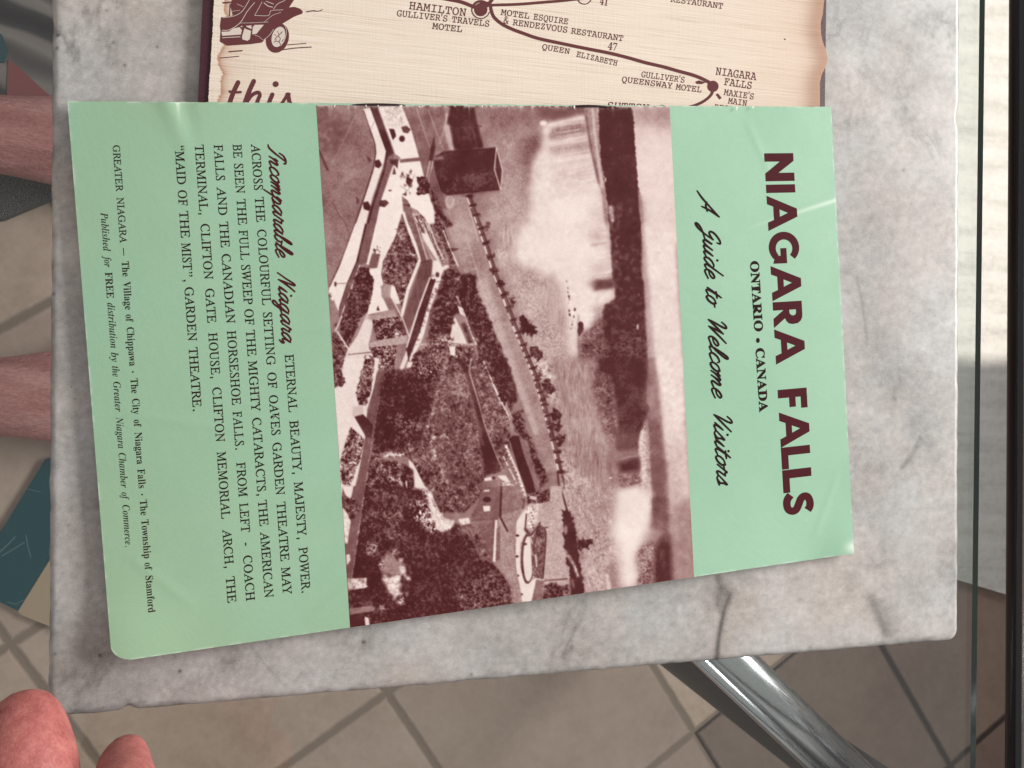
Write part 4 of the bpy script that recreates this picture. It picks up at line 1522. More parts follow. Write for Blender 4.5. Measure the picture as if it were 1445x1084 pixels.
    p([(620, 680), (660, 690), (680, 760), (640, 750)], .15, 1)
    p([(412, 850), (470, 832), (695, 792), (690, 852), (430, 882)], .60, .8, 'fine', .04)
    p([(415, 882), (620, 862), (602, 1035), (530, 1035), (492, 1040)], .30, .7, 'fol', .20)
    p([(622, 862), (690, 852), (652, 1035), (600, 1035)], .44, .8, 'fine', .04)
    p([(385, 935), (440, 940), (492, 1060), (480, 1100), (352, 1100)], .30, .8, 'fol', .14)
    L([(400, 940), (490, 1060)], 20, .88, .6)
    L([(183, 762), (268, 892)], 10, .9, .4)
    L([(262, 932), (430, 915)], 7, .25, .4)
    L([(180, 415), (305, 410)], 6, .35, .4)
    E(172, 418, 9, 20, .15, .5)
    for (x, y) in [(255, 555), (175, 715), (130, 500)]:
        E(x, y, 14, 16, .22, .6, 'fol', .1, 1)
    p([(470, 610), (482, 570), (495, 612)], .1, .5)
    # tree belt
    p([(965, 312), (1058, 300), (1085, 365), (1120, 340), (1192, 352), (1215, 500), (1250, 565), (1330, 760), (1390, 900), (1450, 1100), (1200, 1100), (1210, 900), (1140, 720), (1105, 620), (1040, 645), (1000, 780), (925, 800), (838, 822), (862, 650), (925, 460)], .12, 1, 'fol', .09, 1.2)
    p([(1040, 330), (1080, 370), (1080, 480), (1050, 430)], .30, 3, 'fol', .1)
    p([(1040, 655), (1090, 755), (1132, 858), (1060, 850), (998, 840), (1015, 770)], .84, .7, 'fine', .03)
    p([(1060, 572), (1098, 592), (1115, 655), (1078, 632)], .88, .6)
    L([(1055, 500), (1110, 640), (1170, 800), (1200, 860)], 9, .66, .8, 'fine', .2)
    L([(1100, 700), (1160, 850)], 30, .12, 1.5, 'fol', .06)
    E(1035, 700, 8, 14, .2, .5)
    p([(838, 825), (1000, 790), (1020, 850), (860, 880)], .42, 2, 'fol', .15)
    p([(740, 930), (850, 860), (1000, 872), (1180, 872), (1230, 1100), (690, 1100)], .22, 1.4, 'fol', .13)
    p([(1000, 872), (1046, 872), (1042, 945), (1010, 930)], .88, .6)
    E(1012, 818, 20, 10, .15, .6, 'fol', .1, 1)
    L([(755, 860), (840, 855), (1000, 862), (1200, 855)], 9, .52, .8, 'fol', .15)
    L([(985, 890), (968, 1090)], 14, .5, 1.2, 'fine', .06)
    L([(1190, 890), (1150, 1090)], 9, .45, 1)
    p([(700, 985), (740, 985), (720, 1025), (690, 1025)], .9, .6)
    p([(640, 1030), (690, 900), (700, 960), (660, 1050)], .86, .6)
    # --- P5: theatre garden
    C.crop(*P5)
    p([(110, 200), (190, 150), (180, -20), (440, -20), (400, 200), (350, 350), (350, 550), (300, 760), (240, 1000), (165, 985), (140, 600)], .88, .6, 'fine', .025)
    p([(100, -20), (185, -20), (165, 60), (195, 150), (160, 185), (112, 180)], .22, .8, 'fol', .12, 1)
    p([(335, -20), (410, -20), (385, 200), (345, 320), (290, 322), (268, 235), (300, 100)], .30, .8, 'fol', .16, .6)
    p([(230, 475), (335, 565), (300, 720), (240, 880), (205, 960), (165, 880), (155, 720)], .36, .8, 'fol', .17, .6)
    p([(430, 60), (475, 35), (450, 230), (415, 420), (370, 700), (310, 1100), (240, 1100), (335, 560), (350, 400)], .33, .7, 'fine', .04)
    L([(474, 40), (448, 235), (412, 420), (372, 690), (310, 1090)], 4, .7, .4, 'fine', .2)
    p([(245, 330), (322, 322), (322, 400), (245, 402)], .74, .5)
    p([(258, 404), (322, 385), (392, 460), (385, 560), (345, 555)], .14, .8, 'fine', .03)
    p([(165, 900), (205, 900), (195, 985), (165, 985)], .92, .5)
    p([(165, 990), (262, 985), (240, 1100), (165, 1100)], .2, .8, 'fine', .05)
    # trees mass
    p([(476, 55), (700, 60), (925, -20), (1060, -20), (1240, -20), (1420, 280), (1380, 480), (1395, 600), (1340, 800), (1212, 830), (1200, 960), (1060, 1100), (870, 1100), (650, 690), (430, 700), (330, 1100), (312, 1100), (380, 690), (450, 230)], .22, 1, 'fol', .10)
    p([(470, 85), (720, 85), (860, 120), (800, 420), (700, 600), (640, 650), (430, 650), (400, 560), (440, 250)], .09, 3, 'fol', .06)
    p([(560, 400), (660, 400), (760, 480), (700, 560), (580, 540)], .22, 5, 'fol', .16)
    for k_ in range(60):
        E(rng.uniform(450, 780), rng.uniform(100, 640), rng.uniform(2, 5), rng.uniform(2, 5), rng.uniform(.4, .7), .5, None, 0, 0, .8)
    p([(690, 30), (860, -10), (880, 60), (820, 150), (730, 130)], .26, 4, 'fol', .18)
    p([(925, 90), (1050, 60), (1150, 400), (1212, 700), (1200, 900), (1060, 1070), (960, 960), (850, 740), (800, 560), (830, 440)], .31, 2, 'fol', .08)
    for (x, y, rx, ry, tn) in [(980, 200, 30, 70, .42), (1040, 400, 40, 60, .40), (960, 500, 50, 40, .2), (1100, 600, 30, 80, .38), (1000, 680, 60, 30, .22), (1130, 900, 40, 40, .14), (1000, 870, 50, 40, .15), (960, 270, 24, 40, .2), (1090, 300, 20, 60, .24), (900, 690, 30, 20, .14), (1000, 980, 50, 40, .15)]:
        E(x, y, rx, ry, tn, 5, 'fol', .07, 2, .8)
    L([(925, -10), (900, 110), (850, 280), (820, 400), (790, 495)], 20, .48, 1.6, 'fol', .10)
    L([(805, 570), (860, 740), (950, 900), (1060, 1080)], 20, .48, 1.6, 'fol', .12)
    L([(820, 560), (880, 545), (940, 545)], 16, .55, 2, 'fol', .2)
    L([(420, 690), (520, 680), (640, 680)], 26, .66, 2, 'fol', .22)
    L([(640, 540), (660, 640)], 30, .36, 4, 'fol', .16)
    L([(680, 560), (760, 540)], 50, .1, 4)
    p([(1000, -20), (1050, -20), (1110, 85), (1150, 200), (1225, 500), (1325, 800), (1212, 832), (1150, 420), (1060, 80)], .11, 1, 'fine', .03)
    L([(985, -20), (1065, 110), (1150, 420), (1200, 620)], 8, .42, 1, 'fine', .06)
    L([(1110, -20), (1095, 75), (1150, 250), (1215, 480), (1290, 680), (1345, 800)], 11, .54, .8, 'fine', .06)
    p([(1110, 40), (1225, 30), (1330, 280), (1385, 430), (1390, 560), (1345, 780), (1290, 650), (1215, 460)], .31, 1.5, 'fol', .09)
    L([(1200, 0), (1245, 110), (1320, 280), (1385, 400)], 8, .74, .7, 'fol', .25)
    L([(1360, 320), (1390, 430)], 6, .86, .5)
    p([(1240, -20), (1350, -20), (1430, 200), (1400, 290), (1330, 270)], .10, 1.4, 'fol', .06, 1)
    # lower left rows of hedges
    p([(372, 715), (585, 735), (592, 1000), (560, 1100), (312, 1100), (340, 900)], .20, 1.2, 'fol', .12)
    for (a_, b_, tn) in [((400, 770), (440, 790), .62), ((440, 760), (580, 745), .40), ((360, 870), (560, 850), .42), ((350, 980), (580, 985), .50), ((450, 940), (580, 930), .35)]:
        L([a_, b_], 22, tn, 3, 'fol', .22)
    L([(575, 740), (590, 880), (592, 1000)], 18, .5, 2, 'fol', .25)
    p([(655, 715), (690, 750), (730, 830), (782, 930), (720, 925), (690, 910), (690, 850), (660, 790)], .88, .7)
    p([(730, 930), (790, 930), (868, 1100), (820, 1100), (760, 960)], .6, 1, 'fol', .25)
    p([(800, 960), (820, 965), (880, 1100), (840, 1100)], .86, .7)
    p([(600, 740), (690, 790), (695, 910), (640, 960), (600, 960)], .16, 1.5, 'fol', .12)
    for q in [[(602, 880), (612, 980)], [(636, 870), (640, 930)]]:
        L(q, 10, .82, .7)
    p([(600, 960), (740, 930), (830, 1100), (590, 1100)], .18, 2, 'fol', .14)
    # pavilion
    p([(1195, 868), (1340, 866), (1335, 1100), (1185, 1100)], .36, .6, 'fine', .03)
    L([(1205, 862), (1265, 852)], 20, .9, .5)
    E(1272, 850, 14, 12, .1, .5)
    p([(1300, 835), (1360, 830), (1420, 920), (1385, 900)], .88, .6)
    E(1225, 1002, 26, 17, .06, .5)
    L([(1205, 945), (1245, 940)], 9, .9, .4)
    L([(1235, 918), (1290, 912)], 6, .8, .5, 'fol', .2)
    p([(1200, 1055), (1235, 1050), (1235, 1090), (1200, 1090)], .88, .5)
    p([(1340, 868), (1380, 900), (1450, 960), (1450, 1100), (1330, 1100)], .40, .6, 'fine', .04)
    for k_ in range(9):
        L([(1400 + k_ * 8, 930 + k_ * 4), (1345 + k_ * 4, 1000 + k_ * 12)], 4, rng.choice([.28, .54]), .7)
    L([(1335, 880), (1325, 1100)], 11, .08, .5)
    # coaches
    C.crop(*P6)
    p([(45, 562), (75, 540), (120, 545), (200, 720), (282, 900), (270, 940), (200, 970), (172, 960), (110, 780)], .09, .6, 'fine', .02)
    p([(115, 552), (150, 570), (200, 690), (272, 880), (270, 940), (240, 960), (215, 860), (150, 680)], .42, .8, 'fine', .04)
    L([(18, 608), (50, 690), (100, 800), (140, 920), (160, 980)], 18, .9, .5, 'fol', .12)
    for k_ in range(12):
        q = k_ / 12
        E(22 + 138 * q, 640 + 340 * q, 8, 4, .2, .4)
    L([(0, 690), (70, 830), (140, 980)], 8, .75, .5, 'fol', .2)
    p([(58, 385), (145, 350), (160, 480), (215, 590), (250, 700), (300, 800), (325, 870), (285, 910), (240, 800), (180, 600), (130, 545), (75, 480)], .16, 1, 'fol', .12, 1.2)
    for q in [[(75, 440), (150, 415)], [(80, 500), (170, 490)]]:
        L(q, 8, .5, 1, 'fol', .2)
    p([(-60, -20), (30, -20), (95, 200), (100, 290), (20, 310), (-60, 130)], .10, 1.2, 'fol', .06, 1)
    L([(20, 300), (60, 410)], 7, .78, .5)
    p([(345, 930), (430, 925), (450, 960), (480, 1100), (350, 1100)], .66, 1, 'fine', .03)
    L([(395, 800), (405, 900), (430, 960), (470, 1100)], 13, .12, .6)
    L([(400, 720), (440, 860), (445, 930)], 8, .15, .8, 'fol', .08)
    L([(355, 938), (435, 925)], 10, .14, .5)
    p([(165, 970), (260, 950), (345, 930), (350, 1010), (320, 1030), (180, 1040)], .18, 1, 'fol', .14)
    p([(200, 980), (250, 985), (240, 1010), (190, 1000)], .72, .6)
    p([(110, 1005), (160, 1000), (150, 1080), (115, 1060)], .12, .7)
    p([(-40, 880), (60, 880), (130, 1000), (90, 1010), (0, 930)], .7, 1, 'fol', .15)
    # --- P8 plaza
    C.crop(*P8)
    p([(-40, -20), (120, -20), (150, 110), (130, 180), (0, 200), (-60, 180)], .45, 2, 'fol', .06)
    for k_ in range(9):
        L([(90 + 4 * k_, 10 + 6 * k_), (-30, 30 + 14 * k_)], 5, rng.choice([.28, .58]), .8)
    p([(130, 165), (190, 110), (270, 105), (345, 90), (432, 150), (440, 420), (478, 560), (480, 660), (475, 780), (300, 690), (200, 850), (130, 835), (95, 640), (88, 400), (95, 230)], .62, .8, 'fine', .05)
    p([(160, 155), (200, 160), (160, 330), (122, 400), (122, 560), (160, 690), (245, 650), (200, 850), (130, 835), (98, 645), (90, 400), (97, 235)], .88, .6, 'fine', .02)
    p([(180, 130), (260, 110), (250, 230), (190, 310), (170, 250)], .80, .7, 'fol', .08)
    p([(345, -20), (430, -20), (432, 150), (440, 420), (478, 560), (480, 650), (310, 655), (310, 280), (270, 240), (270, 110), (340, 100)], .62, .8, 'fine', .06)
    E(178, 510, 50, 182, .20, .5, 'fine', .03)
    E(183, 510, 36, 165, .88, .6)
    p([(200, 370), (255, 240), (300, 290), (312, 320), (292, 650), (240, 650), (212, 620), (205, 500)], .34, .8, 'fol', .08)
    L([(300, 285), (312, 320), (305, 460), (288, 655)], 10, .12, .5)
    L([(270, 240), (240, 340), (222, 420), (232, 520), (262, 600), (280, 655)], 7, .14, .6)
    L([(195, 340), (215, 400)], 6, .92, .4)
    L([(262, 230), (215, 345)], 6, .85, .4)
    L([(170, 180), (160, 290), (200, 340), (255, 270)], 10, .16, .6)
    L([(155, 290), (195, 330)], 22, .28, 1, 'fol', .1)
    L([(265, 282), (330, 282)], 8, .18, .5)
    for y in range(130, 300, 22):
        E(205 + (y % 3) * 8, y, 6, 7, .22, .4)
    L([(235, 480), (245, 570)], 12, .75, .8)
    for (x, y) in [(103, 340), (100, 492), (103, 632), (130, 768), (160, 402), (155, 832)]:
        E(x, y, 15, 9, .10, .4)
    p([(240, 660), (300, 672), (265, 840), (200, 855)], .36, .7, 'fine', .04)
    p([(312, 695), (345, 690), (385, 680), (440, 720), (470, 700), (485, 790), (270, 840), (290, 760)], .16, 1, 'fol', .12, 1.2)
    L([(300, 668), (470, 655)], 11, .28, .5)
    p([(430, 150), (462, 145), (482, 170), (505, 200), (535, 330), (540, 420), (550, 480), (585, 700), (580, 780), (495, 795), (480, 560), (455, 540), (470, 450), (445, 440), (440, 300)], .10, .8, 'fine', .03, 1.2)
    E(455, 300, 13, 34, .55, 1)
    L([(470, 480), (520, 560), (545, 640)], 18, .72, 1, 'fol', .1)
    L([(500, 660), (515, 720)], 12, .5, 1)
    E(598, 402, 50, 48, .10, .8, 'fol', .05, 3)
    L([(540, 380), (560, 440)], 14, .12, 1)
    # --- P7: dark trees at the bottom
    C.crop(*P7)
    p([(286, -20), (560, -20), (760, 60), (850, 220), (930, 250), (1060, 260), (1110, 480), (1215, 545), (1300, 640), (1345, 740), (1350, 900), (150, 1080), (160, 760), (190, 640)], .10, 1, 'fol', .055)
    p([(120, -20), (290, -20), (230, 340), (190, 650), (150, 650), (135, 380), (110, 120)], .33, .7, 'fine', .04)
    L([(288, -20), (232, 350), (190, 640)], 4, .66, .5, 'fol', .2)
    p([(118, -20), (200, -20), (180, 80), (140, 40)], .88, .6)
    p([(112, 60), (200, 70), (260, 130), (190, 230), (150, 190)], .2, 1, 'fol', .12)
    p([(118, 130), (150, 170), (180, 235), (165, 330), (158, 395), (138, 395)], .84, .7, 'fol', .06)
    p([(148, 480), (172, 475), (178, 520), (152, 555)], .86, .7)
    for (a_, b_, wd, tn) in [((300, 40), (520, 50), 40, .34), ((320, 180), (520, 200), 46, .30), ((270, 250), (560, 260), 20, .16), ((360, 330), (600, 340), 50, .32), ((280, 430), (390, 430), 60, .34), ((530, 60), (520, 260), 26, .42)]:
        L([a_, b_], wd, tn, 5, 'fol', .15, .8)
    p([(600, 90), (760, 80), (830, 240), (790, 320), (640, 220)], .34, 4, 'fol', .22)
    p([(725, -20), (765, 40), (800, 140), (870, 215), (935, 235), (915, 290), (850, 312), (800, 300), (760, 220), (750, 100)], .86, 1.4, 'fol', .06, 1)
    p([(965, 222), (1040, 210), (1052, 250), (985, 268)], .88, .7)
    p([(700, 150), (790, 200), (800, 320), (740, 310)], .52, 3, 'fol', .28)
    p([(1060, 180), (1100, 130), (1140, -20), (1290, -20), (1275, 215), (1240, 232), (1215, 545), (1110, 480), (1060, 300)], .35, .8, 'fine', .035)
    p([(1040, 260), (1110, 300), (1210, 530), (1120, 520)], .28, 4, 'fol', .1)
    E(1172, 78, 30, 20, .06, .5)
    p([(1145, 125), (1195, 125), (1195, 160), (1150, 165)], .90, .5)
    L([(1150, 15), (1190, 12)], 10, .9, .4)
    L([(1060, 232), (1250, 212)], 5, .2, .6)
    p([(1285, -20), (1400, -20), (1430, 120), (1400, 160), (1290, 185), (1280, 100)], .42, .8, 'fine', .04)
    p([(1250, 230), (1290, 190), (1405, 155), (1425, 140), (1385, 250), (1380, 560), (1412, 700), (1440, 900), (1345, 900), (1345, 740), (1290, 620), (1220, 545)], .53, .8, 'fine', .05)
    L([(1278, -20), (1268, 205), (1325, 312)], 12, .08, .5)
    L([(1258, 215), (1310, 330)], 8, .6, .5)
    L([(1240, 228), (1224, 530)], 15, .92, .5)
    for k_ in range(17):
        y = 300 + k_ * 14
        L([(1240, y), (1268, y - 26)], 6, .2, .5)
    p([(400, 520), (470, 440), (530, 520), (580, 560), (575, 620), (530, 640), (490, 630), (410, 610)], .46, 2, 'fine', .06, 1.5)
    p([(380, 540), (420, 510), (430, 570), (400, 590)], .66, 1.5, 'fol', .15)
    p([(470, 440), (520, 440), (515, 500), (470, 480)], .42, 3, 'fol', .2)
    p([(408, 612), (470, 640), (535, 628), (545, 720), (530, 760), (500, 810), (470, 780), (430, 720)], .82, 1.6, 'fol', .08, 2)
    p([(535, 560), (575, 570), (580, 610), (545, 625)], .82, 1, 'fol', .05)
    p([(525, 510), (565, 500), (560, 530), (535, 540)], .7, 1.2)
    p([(560, 620), (610, 640), (632, 670), (590, 660)], .74, 1, 'fol', .1)
    p([(525, 800), (575, 780), (570, 835), (540, 850), (515, 830)], .66, 2, 'fol', .2, 1)
    L([(540, 770), (610, 765)], 12, .5, 2, 'fol', .2)
    p([(295, 420), (390, 410), (390, 480), (300, 470)], .3, 3, 'fol', .16)
    for k_ in range(120):
        x, y = rng.uniform(260, 1000), rng.uniform(380, 900)
        E(x, y, rng.uniform(2, 9), rng.uniform(2, 6), rng.uniform(.18, .36), 1, None, 0, .8, .7)
    for k_ in range(26):
        a0 = rng.uniform(.5, 1.1)
        x, y = rng.uniform(960, 1100), rng.uniform(230, 330)
        L([(x, y), (x + 70 * math.cos(a0), y + 90 * math.sin(a0))], 5, rng.uniform(.3, .5), .8)
    p([(900, 730), (1050, 690), (1200, 560), (1300, 640), (1345, 740), (1350, 880), (1000, 900)], .21, 4, 'fol', .11, 1)
    p([(160, 655), (295, 645), (300, 715), (165, 742)], .66, .6, 'fol', .10)
    for x in (228, 242, 258, 280):
        E(x, 712, 6, 14, .92, .5)
    p([(168, 872), (335, 850), (360, 868), (350, 890), (175, 918)], .42, .8, 'fine', .05)
    p([(282, 930), (310, 940), (322, 1012), (288, 1014)], .84, .7)
    p([(165, 920), (265, 905), (270, 1010), (170, 1040)], .10, .8)
    E(410, 870, 24, 20, .45, 2, 'fol', .2)
    for k_ in range(40):
        E(rng.uniform(420, 800), rng.uniform(860, 960), rng.uniform(3, 7), rng.uniform(2, 5), rng.uniform(.2, .4), .7, None, 0, .5, .7)


paint(CV)
CV.a = CV.a + (.030 * nf(CV.a.shape, 16) + .018 * nf(CV.a.shape, 5)) * np.clip(1.35 - CV.a, .5, 1)
CV.a = CV.a + .010 * nf(CV.a.shape, 1) + .012 * nf(CV.a.shape, 0)
gw, gh = 620, 860
UU, VV = np.meshgrid(np.linspace(0, 1, gw), np.linspace(0, 1, gh))
PX, PY = ap(HPc, UU, VV)
ub, vb = ap(HBi, PX, PY)
vb = np.clip(vb, -.0014, 1.0001)
PX2, PY2 = ap(HB, ub, vb)
phm = grid_mesh('photograph', P(PX2, PY2, page_z(ub, vb) + .000015))
tone = np.clip(CV.sample(PX, PY), 0, 1)
# scuffed paper along the stapled fold
scuff = np.zeros(UU.shape)
for k in range(26):
    uc = rng.uniform(0, 1)
    scuff += np.exp(-((UU - uc - .01 * VV * rng.normal()) / rng.uniform(.0012, .004)) ** 2) * np.exp(-VV / rng.uniform(.002, .010)) * rng.uniform(.2, .8)
rim = np.exp(-VV / .0022) * np.clip(.5 + nf(UU.shape, 2), 0, 1)
set_attr(phm, 'tone', tone)
set_attr(phm, 'wear', np.clip(scuff + rim, 0, 1))
t = NT('maroon_duotone')
c = t.ramp(t.attr('tone'), [(.0, (.060, .0115, .012)), (.12, (.080, .019, .019)), (.35, (.20, .092, .089)), (.5, (.335, .207, .197)), (.7, (.56, .43, .405)), (1.0, (.86, .76, .71))])
c = t.mix(t.math('MULTIPLY', t.attr('wear'), .8), c, (.72, .64, .58))
n1 = t.noise(900, 3, .7)
m_photo = t.set(c, .55, 0, .08)
obj('photograph', phm, m_photo, booklet)

#@@LETTERS
EPS = .000028


def words(ink, style, A, B, h, lst):
    """words given by their start / end y along the baseline A->B"""
    A, B = np.array(A, float), np.array(B, float)
    for txt, y0, y1 in lst:
        a_ = A + (B - A) * (y0 - A[1]) / (B[1] - A[1])
        b_ = A + (B - A) * (y1 - A[1]) / (B[1] - A[1])
        put(ink, txt, style, a_, b_, h, page_up)


ink = Ink()
words(ink, 'roman', (402, 500.5), (426.1, 837), 12.4, [('ETERNAL', 500.5, 582), ('BEAUTY,', 594, 669), ('MAJESTY,', 680.5, 761), ('POWER.', 773, 837)])
words(ink, 'roman', (354.4, 203.3), (399.7, 839.4), 12.4, [('ACROSS', 203.3, 268.5), ('THE', 278, 313.6), ('COLOURFUL', 324, 430.8), ('SETTING', 441, 515.8), ('OF', 526, 548.6), ('OAKES', 558, 614.7), ('GARDEN', 625, 699), ('THEATRE', 709, 792.5), ('MAY', 801, 839.5)])
words(ink, 'roman', (328.5, 203.8), (373.9, 843.9), 12.4, [('BE', 203.8, 223.3), ('SEEN', 231, 273), ('THE', 281, 317.7), ('FULL', 325, 366.9), ('SWEEP', 374, 430), ('OF', 436.5, 459), ('THE', 466, 503), ('MIGHTY', 509.5, 581), ('CATARACTS,', 590, 699.7), ('THE', 706.5, 743), ('AMERICAN', 751, 844)])
words(ink, 'roman', (301.8, 204.4), (347.7, 848.7), 12.4, [('FALLS', 204.4, 255), ('AND', 264, 304), ('THE', 313, 349.5), ('CANADIAN', 358.5, 456.6), ('HORSESHOE', 467, 572), ('FALLS.', 581, 635), ('FROM', 653, 701.8), ('LEFT', 710.6, 752), ('-', 766, 771), ('COACH', 784.5, 848.7)])
words(ink, 'roman', (275, 204.2), (321.5, 851.4), 12.4, [('TERMINAL,', 204.2, 303), ('CLIFTON', 316, 394.5), ('GATE', 407.5, 456), ('HOUSE,', 470, 534), ('CLIFTON', 547, 624), ('MEMORIAL', 638, 732.7), ('ARCH,', 747.5, 801.7), ('THE', 814.5, 851.4)])
words(ink, 'roman', (246.7, 205), (272.6, 580.6), 12.4, [('MAID', 213.5, 260.5), ('OF', 268.5, 290.5), ('THE', 298, 336), ('MIST', 343, 381.5), ('GARDEN', 405.5, 481.6), ('THEATRE.', 490.5, 580.6)])
for y, up_, sg in ((207.2, 9.6, 1), (211.2, 9.6, 1), (385.2, 11.2, -1), (389.6, 11.2, -1), (396.2, 1.0, -1)):
    b_ = np.array((246.7, 205)) + np.array((25.9, 375.6)) * (y - 205) / 375.6
    q_ = b_ + page_up(*b_) * up_
    ink.disc(q_[0], q_[1], 1.25)
    ink.stroke([(q_[0] + .3 * sg, q_[1] - .9 * sg), (q_[0] + 2.0 * sg, q_[1] - .9 * sg), (q_[0] + 3.4 * sg, q_[1] + .6 * sg)], .8)
ink_obj('caption_lettering', ink, page3, EPS, m_blackink, booklet)
ink = Ink()
words(ink, 'roman', (159.2, 205), (209.4, 865), 9.8, [('GREATER', 205, 270.5), ('NIAGARA', 279, 343)])
words(ink, 'bold', (159.2, 205), (209.4, 865), 10.2, [('The', 369, 390.5), ('Village', 397.5, 437.5), ('of', 444, 454.7), ('Chippawa', 462, 516.8), ('The', 534.5, 555.5), ('City', 563, 585), ('of', 592.5, 603), ('Niagara', 610.5, 655.4), ('Falls', 662.5, 689.4), ('The', 706, 727.7), ('Township', 734, 788.5), ('of', 794.5, 805), ('Stamford', 813, 865)])
d_ = np.array([209.4 - 159.2, 660.0]) / 660.0
for y in (525, 698):
    ink.disc(159.2 + d_[0] * (y - 205) + 4, y, 1.2)
ink.stroke([(170.2 + 4, 350), (171 + 4, 361)], 1.0, round_=False)
words(ink, 'italic', (142, 300), (177, 770), 10, [('Published', 300, 355), ('for', 361, 377.5), ('distribution', 427.5, 491.5), ('by', 497.5, 511), ('the', 517, 532), ('Greater', 539, 581.5), ('Niagara', 589, 633.2), ('Chamber', 639.5, 689), ('of', 695, 706), ('Commerce.', 713, 772)])
words(ink, 'bold', (142, 300), (177, 770), 10, [('FREE', 384.5, 421)])
ink_obj('imprint_lettering', ink, page3, EPS, m_blackink, booklet)

# title: heavy geometric capitals drawn as shapes (x along the line 0..w, y 0..1 = cap height)
W_ = .29
GL = {
    'N': (.97, [[(0, 0), (W_, 0), (W_, .52), (.70, 0), (.97, 0), (.97, 1), (.97 - W_, 1), (.97 - W_, .46), (.27, 1), (0, 1)]], []),
    'I': (W_, [[(0, 0), (W_, 0), (W_, 1), (0, 1)]], []),
    'A': (1.2, [[(0, 0), (.29, 0), (.375, .21), (.825, .21), (.91, 0), (1.2, 0), (.74, 1.02), (.46, 1.02)]], [[(.475, .42), (.60, .70), (.725, .42)]]),
    'F': (.68, [[(0, 0), (W_, 0), (W_, .38), (.62, .38), (.62, .60), (W_, .60), (W_, .78), (.68, .78), (.68, 1), (0, 1)]], []),
    'L': (.76, [[(0, 0), (.76, 0), (.76, .24), (W_, .24), (W_, 1), (0, 1)]], []),
    'R': (.90, [[(0, 0), (W_, 0), (W_, .36), (.58, 0), (.90, 0), (.58, .40), (.68, .44), (.77, .52), (.80, .66), (.78, .82), (.70, .93), (.58, .99), (.45, 1), (0, 1)]], [[(W_, .56), (W_, .79), (.40, .79), (.47, .76), (.50, .68), (.47, .60), (.40, .56)]]),
}
NAMEW = [('N', 216.5, 256.1), ('I', 260.8, 272.6), ('A', 276.4, 326.2), ('G', 327.8, 372.6), ('A', 375.6, 425.3), ('R', 426.8, 463.2), ('A', 465, 514.7), ('F', 550.5, 578.6), ('A', 582.3, 632.2), ('L', 632, 663), ('L', 664, 696.3), ('S', 697, 729)]
TA, TB = np.array((1078.2, 216.5)), np.array((1107.4, 729.0))
CAPH = 41.0


def title_pt(y, h):
    b_ = TA + (TB - TA) * (y - TA[1]) / (TB[1] - TA[1])
    return b_ + page_up(*b_) * h


ink = Ink()
m_holes = []
for ch, y0, y1 in NAMEW:
    if ch in GL:
        wd, outs, holes = GL[ch]
        mp = lambda q: tuple(title_pt(y0 + (y1 - y0) * q[0] / wd, q[1] * CAPH))
        bm = bmesh.new()
        es = []
        for loop in outs + holes:
            vs_ = [bm.verts.new((*mp(q), 0)) for q in loop]
            es += [bm.edges.new((vs_[i], vs_[(i + 1) % len(vs_)])) for i in range(len(vs_))]
        bmesh.ops.triangle_fill(bm, use_beauty=True, edges=es, normal=(0, 0, 1))
        bm.verts.index_update()
        ink.add([(q.co.x, q.co.y) for q in bm.verts], [tuple(q.index for q in f.verts) for f in bm.faces])
        bm.free()
    elif ch == 'G':
        wd = 1.06
        mp = lambda q: tuple(title_pt(y0 + (y1 - y0) * q[0] / wd, q[1] * CAPH))
        th = np.linspace(math.radians(42), math.radians(318), 26)
        ro, ri = (.53, .525), (.30, .285)
        outer = [(.53 + ro[0] * math.cos(a), .5 + ro[1] * math.sin(a)) for a in th]
        inner = [(.56 + ri[0] * math.cos(a), .5 + ri[1] * math.sin(a)) for a in th[::-1]]
        shape = outer + [(1.06, .10), (1.06, .58), (.55, .58), (.55, .37), (.80, .37), (.80, .27)] + inner
        ink.fill([mp(q) for q in shape])
    else:
        wd = .76
        mp = lambda q: tuple(title_pt(y0 + (y1 - y0) * q[0] / wd, q[1] * CAPH))
        pts_ = [mp(q) for q in catmull([(.64, .80), (.53, .88), (.37, .895), (.20, .83), (.165, .70), (.25, .58), (.42, .50), (.57, .41), (.615, .28), (.54, .14), (.36, .095), (.20, .13), (.07, .24)], 5)]
        ink.stroke(pts_, .255 * CAPH, smooth=False, round_=False)
ink_obj('title_lettering', ink, page3, EPS, m_ink, booklet, True)

ink = Ink()
words(ink, 'fat', (1058.6, 368.5), (1071.9, 582), 12.2, [('ONTARIO', 368.5, 468.4), ('CANADA', 491.5, 582)])
ink.disc(1069.5, 480.5, 2.6, 3.6)
ink_obj('place_lettering', ink, page3, EPS, m_blackink, booklet)

